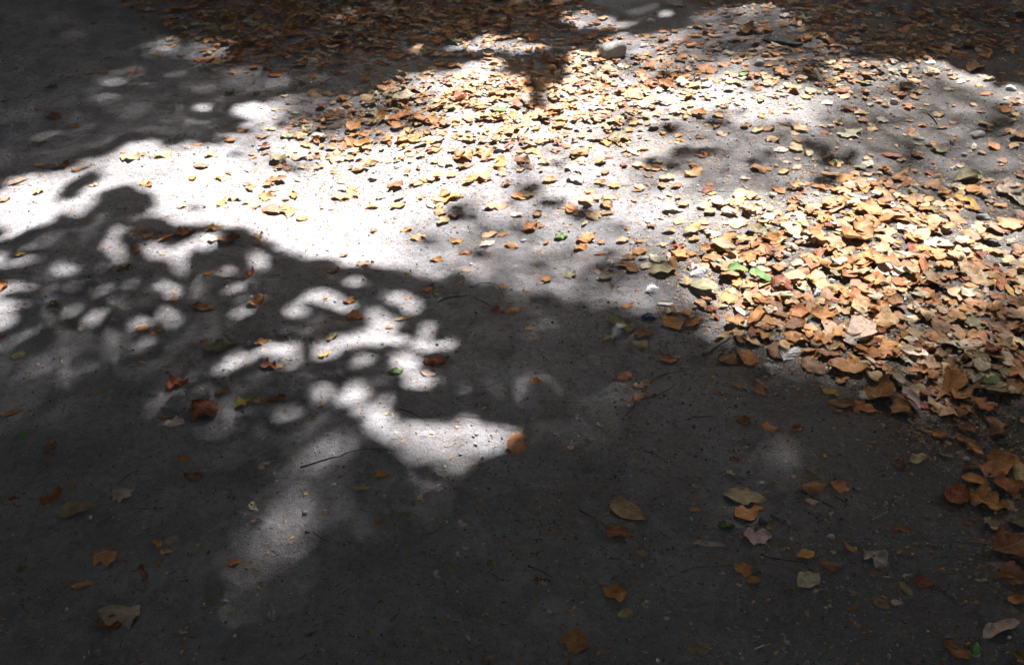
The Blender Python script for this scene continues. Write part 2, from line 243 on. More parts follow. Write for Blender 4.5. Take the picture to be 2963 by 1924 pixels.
# ------------------------------------------------------------------ what lies on the ground, by zoom panel (base -> tip)
# colours: o orange t tan b brown r red-brown g green y yellow p pale k olive ; shapes: ov lb ok na fr ; last = curl
LEAVES = {
1: "1570 660 1640 635 ov g .8|1650 925 1725 905 ov o .4|1350 1190 1465 1180 ov r .3|1800 1030 1895 1000 ov b .9|1815 1062 1885 1050 fr b .4|1885 1090 1995 1120 lb k .9|1900 1165 1975 1140 fr b .6|320 840 440 850 lb b .3|60 1310 205 1270 na o .5|-10 1422 80 1400 ov o .5|980 1340 1060 1310 ov o .5|850 1150 1000 1160 lb t .4|1090 1150 1220 1110 ov y .5|250 1180 350 1190 ov t .4|370 1212 500 1190 lb b .5|510 1240 660 1205 na b .5|640 1360 710 1345 ov t .6|690 512 760 522 ov o .4|890 502 970 500 lb o .4|580 522 665 520 ov p .4|620 172 690 165 fr o .3|960 1142 1030 1125 ov o .5|-5 700 50 690 ov r .4|240 772 330 775 ov b .3|500 912 575 915 ov o .3|300 542 360 540 ov k .3|1950 940 2060 930 lb k .4|2090 905 2190 890 lb k .5|1590 1370 1690 1385 lb k .5|1270 265 1320 270 ov o .5|1490 325 1550 320 fr o .4|1830 475 1900 490 fr b .3|720 405 780 395 fr k .4|460 550 520 548 fr b .3|310 620 400 615 ov b .4|1020 1320 1070 1350 fr b .5|1520 1450 1580 1395 ov o .6|1230 1470 1310 1450 ov t .4|2060 1510 2150 1490 ov o .4",
2: "815 745 845 680 ov r .6|710 612 780 605 ov r .4|150 932 225 915 ov r .3|990 855 1080 835 ov g .5|1080 822 1160 790 ov g .6|350 735 520 690 lb p .3|160 382 225 355 ov k .3|795 1115 860 1080 ov b .7|1140 1065 1210 1010 na b .8|1590 1115 1730 1080 ov o .4|1580 1250 1690 1300 ov p .5|850 1292 930 1265 ov y .4|690 1388 760 1350 ov o .6|760 1392 830 1370 lb o .5|1110 1312 1190 1290 fr b .7|1820 1420 1880 1470 ov o .6|1800 1505 1910 1485 na o .5|1340 1522 1400 1490 fr b .6|1760 1282 1860 1290 ov o .5|2210 1272 2330 1255 ov t .4|2290 1332 2370 1310 ov o .4|340 1440 450 1410 fr o .4|1850 990 2010 985 lb k .3|1400 1285 1510 1270 ov o .4|910 1240 1050 1265 lb o .5|470 1280 530 1270 ov o .4|240 1355 300 1350 fr o .5|370 1375 440 1355 ov t .4|1770 1160 1850 1135 ov o .4|1370 1150 1460 1165 ov t .4|950 1085 1010 1070 ov o .5|1790 120 1860 100 ov t .4|750 315 830 330 ov g .4|390 1000 480 985 ov o .4|1260 890 1310 875 ov y .3",
3: "395 285 480 225 ov o .8|560 262 620 240 ov o .6|840 322 890 295 ov o .5|730 200 830 215 lb o .6|375 560 460 555 ov g .5|1600 655 1665 630 ov t .5|1095 752 1215 765 ov o .4|770 935 860 890 lb t .4|1090 965 1250 900 fr p .3|970 1108 1055 1095 na r .5|1710 992 1775 970 fr o .5|1770 1035 1830 990 lb k .4|1640 852 1710 850 ov o .4|1540 822 1620 825 na o .5|1770 872 1870 865 na o .4|1440 1255 1600 1160 na o .9|1360 1162 1450 1165 ov o .4|660 1235 740 1210 ov t .4|1750 792 1830 775 ov t .4|1300 1312 1390 1290 ov o .5|1980 1330 2070 1290 ov o .3|1700 1252 1810 1255 ov o .4|1900 1235 2080 1190 ov k .4|2310 985 2385 930 ov b .4|2260 872 2320 845 na t .4|2230 1282 2370 1290 lb p .3|100 1470 200 1460 ov t .4|260 1500 380 1520 ov t .5|410 1510 520 1490 lb t .5|720 1340 850 1330 ov t .6|1365 1230 1420 1260 ov b .8|2200 1340 2350 1280 lb p .4|80 970 160 975 ov b .4|470 950 560 920 ov t .5|560 940 630 910 ov b .5|20 1250 130 1200 ov o .4|570 995 680 1020 lb t .5|400 915 480 890 fr b .6|2000 500 2070 450 ov t .5|2060 390 2160 375 ov o .5|1450 730 1380 725 ov o .4|2090 560 2180 550 ov t .4|1500 500 1560 490 ov p .4|1310 1380 1390 1360 ov p .5",
4: "95 260 190 240 ov y .6|500 238 580 232 ov k .3|920 235 995 222 ov o .5|1115 250 1160 245 fr t .4|805 355 920 320 ov b .6|1410 372 1515 340 na o .5|1685 402 1775 325 na r .9|1745 598 1850 520 ov o .7|1225 135 1365 110 lb o .5|1010 140 1110 145 fr o .6|950 97 1050 90 ov o .5|1110 178 1230 125 na o .6|1520 155 1690 150 lb b .7|1400 155 1530 150 lb p .2|1420 85 1560 80 ov y .3|1740 122 1840 95 ov b .7|1760 162 1840 148 ov o .5|1180 550 1262 530 ov o .8|1340 578 1490 600 ov b .4|340 552 415 570 fr b .5|940 750 1055 735 ov o .3|1045 778 1140 750 fr o .5|1420 910 1665 870 ok k .3|1395 855 1445 820 fr o .5|1770 892 1885 860 fr o .5|-40 500 45 430 ov o .7|-30 785 40 765 ov r .5|60 902 185 880 lb k .6|1150 1145 1320 1115 lb r .6|1500 1222 1610 1205 ov b .4|1345 1275 1510 1385 lb r .4|1640 1335 1760 1265 ov y .8|1785 1262 1855 1315 ov t .3|1870 1292 2000 1255 ok r .6|1810 1065 1935 1050 lb r .7|1920 1065 2000 1048 fr o .4|1090 1352 1220 1345 na b .4|1140 1415 1285 1378 lb p .3|80 1445 170 1438 lb g .2|270 1525 385 1490 lb b .4|-20 1315 160 1262 na b .5|2280 385 2370 345 ov b .4|2280 865 2350 800 fr k .4|2230 985 2300 945 fr y .5|1640 1010 1660 1000 fr t .3",
5: "405 62 495 40 ov o .6|480 115 590 80 lb t .4|195 68 255 50 fr o .5|765 135 855 110 ov o .5|980 102 1085 62 ov t .4|960 168 1070 125 ov p .4|1090 92 1160 70 ov o .4|1140 152 1235 182 ov o .6|820 212 915 208 fr o .4|615 262 715 272 ov o .3|105 312 215 305 ov t .5|1275 70 1365 10 ov o .5|1370 47 1415 28 fr o .4|1485 118 1580 92 ov g .6|1640 135 1770 85 ov o .4|1780 132 1845 140 fr o .4|1915 135 2010 118 ov t .4|2045 145 2110 135 ov o .4|1765 205 1855 210 na o .4|1945 255 2055 262 ov b .3|2020 240 2125 205 ov o .3|2280 195 2385 215 ov r .6|2140 380 2330 355 ov k .3|1550 382 1630 360 lb k .3|1620 190 1720 150 fr o .5|-10 252 50 232 fr o .5|10 578 110 568 ov o .4|25 680 160 690 ov o .4|370 695 515 665 na t .5|565 512 645 465 ov o .5|445 555 490 545 fr o .3|430 377 490 365 ov k .3|640 532 720 508 ov k .2|790 455 855 452 lb k .2|1140 645 1245 608 ov o .4|1030 618 1130 645 fr r .4|570 1035 755 985 ok r .8|325 1095 440 1075 ov g .4|555 1088 668 1110 ov p .3|1322 1072 1378 1128 ov o .5|1920 1090 2030 1030 lb o .6|1245 1470 1205 1645 lb o .5|2040 1245 2100 1180 ov o .3|2030 1132 2150 1108 fr t .4|1280 755 1350 730 fr t .5|1590 748 1665 730 fr k .4|1090 762 1140 755 ov k .2|1875 655 1960 755 ov k .5|1990 785 2020 700 ov k .5|1820 825 1885 775 ov k .4|2060 815 2150 745 ov b .4|2030 865 2150 835 lb k .4|2210 935 2350 960 ov o .4|1955 605 2040 580 ov o .4|2340 640 2240 625 lb t .4|1790 405 1880 390 lb k .3|2330 90 2230 80 ov k .3|830 360 900 355 ov t .3",
6: "298 358 452 350 ov g .4|460 60 550 132 ov k .4|605 425 765 510 ov r .7|850 432 930 420 ov y .4|610 345 715 360 ov o .4|1080 600 1240 580 ov o .3|1000 1040 1300 1050 ok o .3|240 965 430 945 ov b .2|405 895 495 1012 ov o .5|960 1170 1085 1220 ov y .4|2060 1145 2200 1130 lb g .3|1530 1170 1650 1340 na p .9|1350 1290 1400 1120 ov o .6|1455 1340 1580 1280 lb o .5|1640 1210 1780 1195 ov r .4|1235 1245 1340 1185 lb p .4|2035 1305 2190 1298 na o .4|1530 835 1640 828 ov p .4|1340 745 1460 738 ov o .4|1195 865 1290 715 ov p .6|540 1425 680 1445 lb o .4|750 1465 840 1438 ov r .3|360 1345 470 1405 lb b .2|490 1105 600 1165 ov b .5|490 1158 590 1212 ov o .4|330 1110 430 1145 lb b .2|1330 425 1450 475 ov k .3|1740 1492 1850 1478 ov o .4|1900 1500 2040 1540 ov o .4|1920 1430 2050 1455 lb b .4|2150 1490 2270 1440 lb b .4|2070 105 2235 135 ov k .4|340 240 480 215 na o .4|110 245 235 225 ov o .4|1110 180 1310 110 ov o .5|1270 540 1395 555 lb p .3|880 310 1025 340 ov o .5|1020 330 1135 320 ov p .4|1100 420 1230 390 lb o .3|450 740 580 620 na o .7|290 720 440 690 ov o .6|20 740 130 680 ov o .5|220 1170 290 1190 fr o .4|1590 400 1700 420 ov t .5|1540 770 1480 740 ov o .5|1250 880 1370 870 ov b .4|1370 890 1500 860 ov o .4|1500 940 1590 950 ov t .4|1600 910 1730 890 ov b .5|1740 950 1870 920 ov b .5|1960 830 2090 810 ov o .5|2100 640 2230 630 ov o .5|1560 1070 1700 1050 ov o .5|1700 1100 1800 1070 ov o .5|900 860 1040 880 lb o .5|700 780 840 730 ov b .3|730 700 890 650 ov o .4|880 690 1050 680 lb o .4|1180 660 1285 690 lb p .3|1000 660 1065 610 na p .6|1360 610 1530 600 na p .5|1450 250 1650 260 na p .5|760 830 880 880 na o .6|430 860 370 790 ov b .5|760 580 640 540 ov o .6|1220 270 1460 370 ok o .5|820 110 990 130 ov t .5|0 110 110 100 ov t .4|1800 70 1880 40 ov o .5|1930 900 1850 860 ov p .5|2150 920 2230 960 ov p .4|1450 1090 1560 1150 na p .6|1880 1260 2010 1190 ov o .4|2200 1100 2340 1080 ov o .4|2250 1230 2350 1150 ov b .5|1620 1000 1800 1020 lb k .4|230 820 330 780 ov t .5|510 780 600 850 ov o .5|1090 850 1030 800 ov o .6|1830 800 1900 840 ov p .5|1990 560 1960 470 ov p .5",
7: "1220 112 1320 108 ov o .4|1280 222 1420 255 ok b .4|260 368 405 260 ov r .6|370 445 660 375 ov k .4|648 745 815 795 lb o .4|1125 690 1240 650 ov p .3|1060 665 1130 710 fr o .3|1115 765 1212 745 fr t .4|480 965 675 945 na o .5|968 850 1035 960 na b .4|665 1265 850 1260 ov r .4|690 1180 970 1222 lb p .2|1590 865 1700 840 ov o .5|1060 822 1140 835 lb k .3|90 838 172 800 lb k .3|270 15 335 -5 fr o .4|1800 1070 1885 1030 na k .7|980 960 1040 970 fr k .5|30 325 110 315 fr b .3",
8: "230 285 345 280 ov o .3|1880 395 2138 525 ov t .2|1838 600 2040 630 ok o .4|1820 1010 1990 1070 lb o .3|1930 1195 2028 1150 ov t .2|1635 1292 1628 1468 ov o .3|1565 45 1632 32 fr t .3|1330 960 1400 950 fr b .2|620 782 665 775 fr o .3|225 605 298 590 fr o .4|940 412 992 418 fr t .4|95 378 205 378 fr t .2|165 1340 215 1365 fr o .3|1760 1470 1800 1450 fr o .3|1570 1530 1620 1515 fr b .3|250 1500 330 1530 fr k .2|1000 1500 1085 1475 fr k .2",
9: "280 335 600 385 ok k .3|362 495 570 430 fr o .3|245 545 362 560 ov g .8|412 640 625 645 lb p .5|70 672 305 692 na p .3|785 790 918 760 ov y .3|355 835 500 905 lb o .3|955 845 1112 870 ov r .5|805 1000 945 900 ov p .2|1255 745 1438 872 lb p .6|1115 672 1205 765 na o .5|1458 605 1595 615 fr o .4|1608 985 1770 975 ov r .5|1308 1090 1442 1170 ov k .2|1448 1122 1532 1118 ov p .3|1790 1415 1995 1535 ok o .4|2075 1365 2345 1262 na p .8|2300 1460 2390 1560 ov o .5|1940 235 2125 275 ov o .3|2145 290 2385 330 lb o .5|1835 430 1985 300 ov r .7|1990 370 2255 480 lb o .5|2085 555 2230 590 ov k .3|2250 580 2390 560 lb k .3|1585 115 1705 75 ov t .4|1445 120 1555 165 lb b .6|1780 50 1885 80 lb k .3|1995 -10 2095 80 ov o .5|2140 780 2390 700 lb b .4|2215 870 2390 960 lb r .4|2245 1105 2390 1110 ov o .5|825 320 1000 295 ov o .4|1015 285 1165 330 lb o .5|865 240 965 265 ov k .4|860 175 960 210 lb k .4|590 595 648 555 fr o .3|325 95 400 105 fr r .7|298 165 362 205 fr p .5|58 262 138 288 fr p .5|38 438 122 430 ov t .4|578 275 662 280 fr k .3|1135 1172 1228 1150 na o .4|700 1010 772 1020 fr b .3|430 955 550 935 fr o .3|1955 555 2022 572 fr o .4|1850 400 1760 370 na b .4|2240 990 2350 990 fr o .4|1940 150 2050 170 fr b .4|1145 1220 1200 1250 fr o .3|850 390 970 410 fr t .3|30 1420 200 1400 fr k .1",
}
SEED_WINGS = {8: "520 420 600 410|820 605 880 550|1000 860 1088 845|630 950 710 930|1370 972 1450 958|730 895 800 890|850 765 882 728|790 800 840 790|2090 1100 2168 1120|1570 1165 1670 1170|1330 1072 1382 1048|940 1262 1012 1250",
 9: "905 490 972 480|980 550 1042 525|1010 480 1062 505|2010 1520 2030 1462|1535 910 1575 950", 7: "1730 485 1820 455|1810 180 1890 215|1430 1140 1512 1118|1258 1352 1300 1300|160 1040 212 1018", 5: "1870 1440 1890 1400|1780 1425 1825 1398", 4: "400 930 440 908"}
TWIGS = [  # panel, half thickness mm, colour, points
 (5,2.2,'d',"895 475 960 465 1040 470 1100 500 1130 545 1130 590"),(5,2.5,'d',"670 580 740 550 850 540 900 535"),(5,2.0,'d',"925 550 1060 610 1210 655"),
 (5,2.4,'d',"1960 1370 2030 1290 2060 1230 2140 1120 2220 1050 2300 1025 2390 1015"),(5,1.8,'d',"1590 1075 1655 1165"),(5,1.2,'d',"1550 1245 1710 1248"),
 (5,1.6,'w',"1810 915 1930 893"),(5,1.0,'d',"815 1395 990 1390"),(5,1.6,'d',"410 1360 520 1400 590 1440"),(5,1.0,'t',"640 1160 770 1140"),(5,1.0,'d',"965 1180 1090 1130"),
 (6,2.0,'d',"160 555 400 580 650 605 900 600"),(6,1.8,'d',"1870 1262 2050 1268 2230 1275"),(6,1.5,'r',"130 690 240 655"),(6,1.2,'d',"70 1360 230 1340"),(6,9.0,'g',"140 915 220 868 335 792"),(6,1.6,'t',"360 188 540 195"),
 (7,2.0,'d',"2100 220 2200 190 2290 170 2380 152 2440 122 2560 106 2700 112 2760 124"),(7,1.6,'d',"800 250 860 200 960 160"),(7,1.3,'d',"940 415 1060 435 1180 425"),(7,1.4,'d',"2190 660 2310 730"),
 (8,2.4,'d',"1295 865 1380 885 1470 935"),(8,1.8,'d',"1050 920 1110 960 1175 970"),(8,1.6,'d',"2110 50 2200 80 2280 135"),(8,2.2,'d',"1660 465 1740 490 1850 570"),(8,1.5,'d',"1475 545 1520 585"),(8,1.4,'d',"1880 940 2000 880"),(8,1.3,'d',"1800 700 1870 750"),
 (9,2.4,'d',"810 310 900 370 1070 460"),(9,1.8,'d',"1060 370 1130 410 1170 440"),(9,1.3,'t',"1070 535 1190 545 1310 560"),(9,2.0,'t',"0 885 100 845 330 830 600 828 800 890"),(9,1.6,'d',"540 770 650 800 870 835"),
 (9,1.0,'t',"560 1385 700 1310 810 1245"),(9,3.0,'w',"500 1420 570 1388"),(9,2.2,'w',"1320 530 1430 475"),(9,1.0,'t',"1440 745 1620 780"),(9,2.6,'d',"2170 330 2250 420 2320 510"),(9,5.0,'g',"610 480 660 510 710 560"),(9,1.4,'d',"1730 400 1880 470"),
 (3,1.5,'w',"905 975 1000 970 1100 972"),(3,3.0,'w',"790 1170 870 1166 950 1160"),(3,5.5,'d',"1705 770 1750 800 1780 840"),(3,1.4,'d',"100 1362 300 1358 490 1362"),(3,1.2,'d',"390 1300 440 1335 490 1355"),(2,1.5,'d',"1290 1365 1490 1345"),(2,1.4,'d',"1790 1310 2020 1300 2260 1302"),
]
PEBBLES = [ # panel x y rx ry colour(l light, g grey, d dark, b bluish, n nut)
 (3,1475,695,34,30,'l'),(3,525,455,46,48,'g'),(3,695,312,20,26,'g'),(3,1175,345,24,34,'l'),(3,1230,352,30,26,'g'),(3,1025,640,32,26,'l'),(3,1025,870,26,18,'l'),(3,900,950,26,18,'g'),(3,1115,1240,38,24,'l'),(3,2280,620,42,26,'l'),
 (3,1720,435,36,20,'l'),(3,2240,730,45,22,'g'),(3,1640,930,42,24,'g'),(3,1885,955,25,30,'g'),(3,1895,1125,22,20,'l'),(3,1340,505,64,30,'g'),(3,310,138,26,22,'g'),(3,515,132,14,14,'l'),(3,2050,910,60,26,'g'),(3,1220,795,20,16,'l'),(3,1000,1188,25,18,'g'),(3,1060,1280,34,20,'g'),(3,2345,725,24,16,'l'),(3,1970,1040,24,18,'g'),(3,2100,1490,60,30,'g'),
 (2,2160,136,34,18,'l'),(2,45,455,22,18,'l'),(1,2300,575,30,18,'b'),(1,2165,570,12,12,'b'),(1,2300,648,24,12,'b'),(9,562,512,46,38,'d'),(9,1035,642,36,24,'g'),(9,1980,75,28,24,'l'),(9,552,256,28,18,'b'),(9,2140,200,22,36,'d'),(9,1210,312,40,12,'d'),(9,1340,608,30,14,'g'),
 (6,885,732,30,26,'b'),(6,1725,1152,40,34,'g'),(6,1390,1400,24,16,'l'),(6,1060,1312,24,20,'n'),(6,1345,1302,20,18,'n'),(8,425,960,13,13,'l'),(8,2265,1195,22,18,'l'),(8,1525,588,15,14,'n'),(8,1455,590,20,18,'n'),(5,1270,125,26,18,'b'),(5,1875,266,36,16,'l'),(5,2110,262,38,18,'l'),(9,1810,880,30,26,'n'),(9,1615,697,24,18,'n'),(9,2065,140,28,20,'n'),(9,1190,1042,26,24,'n'),(7,1570,1120,28,24,'g'),(6,2070,440,30,32,'b'),(5,2230,885,14,14,'n'),(6,1400,1150,26,26,'g'),
]

# ------------------------------------------------------------------ helpers
def panel(p, x, y):
    return ((p - 1) % 3) * PX + x * PS, ((p - 1) // 3) * PY + y * PS

def nodes(name):
    m = bpy.data.materials.new(name); m.use_nodes = True; nt = m.node_tree
    for n in list(nt.nodes): nt.nodes.remove(n)
    return m, nt, nt.nodes.new('ShaderNodeOutputMaterial')

def nd(nt, typ, ins=None, **kw):
    n = nt.nodes.new(typ)
    for k, v in kw.items(): setattr(n, k, v)
    for k, v in (ins or {}).items():
        if isinstance(v, bpy.types.NodeSocket): nt.links.new(v, n.inputs[k])
        else: n.inputs[k].default_value = v
    return n

def ramp(nt, fac, stops):
    r = nt.nodes.new('ShaderNodeValToRGB'); nt.links.new(fac, r.inputs[0]); e = r.color_ramp.elements
    while len(e) < len(stops): e.new(.5)
    for k, (p, c) in enumerate(stops):
        e[k].position = p; e[k].color = (c[0], c[1], c[2], 1) if isinstance(c, tuple) else (c, c, c, 1)
    return r.outputs[0]

def mixc(nt, f, a, b, mode='MIX'):
    n = nt.nodes.new('ShaderNodeMix'); n.data_type = 'RGBA'; n.blend_type = mode
    for k, v in ((0, f), (6, a), (7, b)):
        if isinstance(v, bpy.types.NodeSocket): nt.links.new(v, n.inputs[k])
        else: n.inputs[k].default_value = v if k == 0 else (v[0], v[1], v[2], 1)
    return n.outputs[2]

def mth(nt, op, a, b=0.):
    n = nt.nodes.new('ShaderNodeMath'); n.operation = op
    for k, v in ((0, a), (1, b)):
        if isinstance(v, bpy.types.NodeSocket): nt.links.new(v, n.inputs[k])
        else: n.inputs[k].default_value = v
    return n.outputs[0]

def mesh_obj(name, verts, faces, mat, parent=None, tint=None, uv=None, smooth=True):
    """verts (n,3); faces: int array (m,k) of equal-sized faces"""
    me = bpy.data.meshes.new(name); V = np.ascontiguousarray(verts, np.float32); F = np.asarray(faces, np.int32)
    m, k = F.shape
    me.vertices.add(len(V)); me.vertices.foreach_set('co', V.ravel())
    me.loops.add(m * k); me.loops.foreach_set('vertex_index', F.ravel())
    me.polygons.add(m); me.polygons.foreach_set('loop_start', np.arange(0, m * k, k, dtype=np.int32))
    me.polygons.foreach_set('loop_total', np.full(m, k, np.int32))
    if smooth: me.polygons.foreach_set('use_smooth', np.ones(m, bool))
    me.update(calc_edges=True)
    if tint is not None:
        a = me.attributes.new('tint', 'FLOAT_COLOR', 'POINT'); a.data.foreach_set('color', np.ascontiguousarray(tint, np.float32).ravel())
    if uv is not None:
        l = me.uv_layers.new(name='UVMap'); l.data.foreach_set('uv', np.ascontiguousarray(uv[F.ravel()], np.float32).ravel())
    me.materials.append(mat)
    o = bpy.data.objects.new(name, me); COL.objects.link(o)
    if parent: o.parent = parent
    return o

def tag(o, label=None, cat=None, group=None, kind=None):
    for k, v in (('label', label), ('category', cat), ('group', group), ('kind', kind)):
        if v: o[k] = v
    return o

# ------------------------------------------------------------------ ground relief
_r = np.random.default_rng(3)
_W = []
for wl, amp, n in ((1.6, .012, 5), (.55, .0035, 10), (.22, .0012, 14), (.09, .0006, 18), (.04, .0004, 22)):
    for _ in range(n):
        a = _r.uniform(0, 2 * math.pi); k = 2 * math.pi / (wl * _r.uniform(.7, 1.4))
        _W.append((k * math.cos(a), k * math.sin(a), _r.uniform(0, 6.28), amp / math.sqrt(n) * 1.4))
def height(x, y):
    x = np.asarray(x, float); y = np.asarray(y, float); h = np.zeros(np.broadcast(x, y).shape)
    for kx, ky, ph, a in _W: h = h + a * np.sin(kx * x + ky * y + ph)
    return h

def ground_axis(lo, hi, step, far):
    a = list(np.arange(lo, hi + 1e-6, step)); s = step
    l, r = [], []
    p = hi
    while p < far: s *= 1.35; p += s; r.append(p)
    s = step; p = lo
    while p > -far: s *= 1.35; p -= s; l.append(p)
    return np.array(l[::-1] + a + r)

def rough_side(nt, pos):
    """1 where the soil is bare, dark and stony (right and far right), 0 on the trodden pale dust"""
    sx = nd(nt, 'ShaderNodeSeparateXYZ', {0: pos})
    n1 = nd(nt, 'ShaderNodeTexNoise', {'Vector': pos, 'Scale': 1.6, 'Detail': 4.0}).outputs[0]
    f = mth(nt, 'ADD', mth(nt, 'MULTIPLY', sx.outputs[0], .42), mth(nt, 'MULTIPLY', mth(nt, 'SUBTRACT', n1, .5), 1.3))
    f = mth(nt, 'SUBTRACT', f, mth(nt, 'MULTIPLY', mth(nt, 'SUBTRACT', sx.outputs[1], 3.0), .04))
    return ramp(nt, f, [(.02, 0.), (.52, 1.)])

m_ground, nt, out = nodes('trodden_earth')
pos = nd(nt, 'ShaderNodeNewGeometry').outputs['Position']
side = rough_side(nt, pos)
n_big = nd(nt, 'ShaderNodeTexNoise', {'Vector': pos, 'Scale': 3.2, 'Detail': 6.0, 'Roughness': .6}).outputs[0]
n_mid = nd(nt, 'ShaderNodeTexNoise', {'Vector': pos, 'Scale': 55.0, 'Detail': 8.0, 'Roughness': .8}).outputs[0]
n_fine = nd(nt, 'ShaderNodeTexNoise', {'Vector': pos, 'Scale': 260.0, 'Detail': 4.0, 'Roughness': .7}).outputs[0]
pale = mixc(nt, ramp(nt, n_big, [(.35, 0.), (.65, 1.)]), (.31, .302, .322), (.395, .385, .412))
dark = mixc(nt, ramp(nt, n_big, [(.35, 0.), (.65, 1.)]), (.14, .134, .13), (.235, .226, .226))
base = mixc(nt, side, pale, dark)
n_sc = nd(nt, 'ShaderNodeTexNoise', {'Vector': pos, 'Scale': 2.1, 'Detail': 9.0, 'Roughness': .72, 'Distortion': 1.2}).outputs[0]
base = mixc(nt, ramp(nt, n_sc, [(.40, .35), (.53, 0.)]), base, (.19, .175, .17))
n_pat = nd(nt, 'ShaderNodeTexNoise', {'Vector': pos, 'Scale': 9.0, 'Detail': 7.0, 'Roughness': .68, 'Distortion': .6}).outputs[0]
base = mixc(nt, ramp(nt, n_pat, [(.40, .45), (.56, 0.)]), base, (.17, .15, .145))
base = mixc(nt, ramp(nt, n_mid, [(.38, .5), (.52, 0.)]), base, (.14, .12, .115))
base = mixc(nt, ramp(nt, n_mid, [(.55, 0.), (.70, .45)]), base, (.46, .44, .46))
base = mixc(nt, ramp(nt, n_fine, [(.55, 0.), (.72, .55)]), base, (.54, .52, .53))
base = mixc(nt, ramp(nt, n_fine, [(.30, .6), (.44, 0.)]), base, (.09, .078, .075))
hgt = mth(nt, 'ADD', mth(nt, 'MULTIPLY', n_mid, 1.0), mth(nt, 'MULTIPLY', n_fine, .4))
hgt = mth(nt, 'ADD', hgt, mth(nt, 'MULTIPLY', n_pat, .5))
bump = nd(nt, 'ShaderNodeBump', {'Height': hgt, 'Strength': 1.0, 'Distance': .016})
pr = nd(nt, 'ShaderNodeBsdfPrincipled', {'Base Color': base, 'Roughness': .93, 'Specular IOR Level': .15, 'Normal': bump.outputs[0]})
nt.links.new(pr.outputs[0], out.inputs[0])

ax = ground_axis(-3.4, 3.4, .0095, 90); ay = ground_axis(1.0, 6.1, .0095, 90)
GX, GY = np.meshgrid(ax, ay)
near = (np.abs(GX) < 4.5) & (GY > 0) & (GY < 7.5)
GZ = height(GX, GY)
cl = _r.normal(0, 1, GX.shape); cl = (cl + np.roll(cl, 1, 0) + np.roll(cl, 1, 1) + np.roll(np.roll(cl, 1, 0), 1, 1)) / 2
GZ = GZ + np.where(near, np.clip(cl, -1.2, 2.6) * .0008, 0)
nx, ny = len(ax), len(ay); idx = np.arange(nx * ny).reshape(ny, nx)
GF = np.stack([idx[:-1, :-1], idx[:-1, 1:], idx[1:, 1:], idx[1:, :-1]], -1).reshape(-1, 4)
tag(mesh_obj('ground', np.stack([GX, GY, GZ], -1).reshape(-1, 3), GF, m_ground), kind='structure')

# ------------------------------------------------------------------ canopy overhead
m_leaf_up, nt, out = nodes('canopy_leaf')
oi = nd(nt, 'ShaderNodeNewGeometry')
nn = nd(nt, 'ShaderNodeTexNoise', {'Vector': oi.outputs['Position'], 'Scale': 2.0}).outputs[0]
cc = mixc(nt, nn, (.045, .075, .02), (.09, .13, .035))
dif = nd(nt, 'ShaderNodeBsdfDiffuse', {'Color': cc}); tr = nd(nt, 'ShaderNodeBsdfTranslucent', {'Color': (.09, .16, .05, 1)})
ms = nd(nt, 'ShaderNodeMixShader', {0: .14, 1: dif.outputs[0], 2: tr.outputs[0]}); nt.links.new(ms.outputs[0], out.inputs[0])
m_bark, nt, out = nodes('bark')
pz = nd(nt, 'ShaderNodeNewGeometry').outputs['Position']
bn = nd(nt, 'ShaderNodeTexNoise', {'Vector': pz, 'Scale': 18.0, 'Detail': 6.0}).outputs[0]
bb = nd(nt, 'ShaderNodeBump', {'Height': bn, 'Distance': .03})
pr = nd(nt, 'ShaderNodeBsdfPrincipled', {'Base Color': ramp(nt, bn, [(.3, (.07, .055, .045)), (.7, (.2, .17, .14))]), 'Roughness': .9, 'Normal': bb.outputs[0]})
nt.links.new(pr.outputs[0], out.inputs[0])

def foliage(P, size, spread, r):
    """pointed six-sided leaves at points P (n,3), facing roughly the sun"""
    n = len(P)
    N = SUN[None] + r.normal(0, spread, (n, 3)); N /= np.linalg.norm(N, axis=1, keepdims=True)
    A = np.cross(N, r.normal(0, 1, (n, 3))); A /= np.linalg.norm(A, axis=1, keepdims=True); B = np.cross(N, A)
    s = size * r.uniform(.75, 1.25, (n, 1))
    V = np.empty((n, 6, 3))
    for k, (a, b) in enumerate(((-.5, 0), (-.2, -.33), (.2, -.3), (.5, 0), (.2, .3), (-.2, .33))):
        V[:, k] = P + A * s * a + B * s * b + N * s * (.10 * abs(b) * 2)
    return V.reshape(-1, 3), np.arange(n * 6).reshape(n, 6)

def tube(points, radii, sides=10, cap=True):
    P = [Vector(p) for p in points]; n = len(P); V = []; F = []
    for i in range(n):
        t = (P[min(i + 1, n - 1)] - P[max(i - 1, 0)]).normalized()
        a = t.cross(Vector((0, 0, 1)) if abs(t.z) < .9 else Vector((1, 0, 0))).normalized(); b = t.cross(a)
        for k in range(sides):
            th = 2 * math.pi * k / sides
            V.append(P[i] + (a * math.cos(th) + b * math.sin(th)) * radii[i])
    for i in range(n - 1):
        for k in range(sides):
            F.append((i * sides + k, i * sides + (k + 1) % sides, (i + 1) * sides + (k + 1) % sides, (i + 1) * sides + k))
    if cap:
        for e in (0, n - 1):
            V.append(P[e]); c = len(V) - 1
            for k in range(0, sides, 2):
                q = (e * sides + k, e * sides + (k + 1) % sides, e * sides + (k + 2) % sides, c)
                F.append(q if e else q[::-1])
    return np.array([tuple(v) for v in V]), np.array(F)

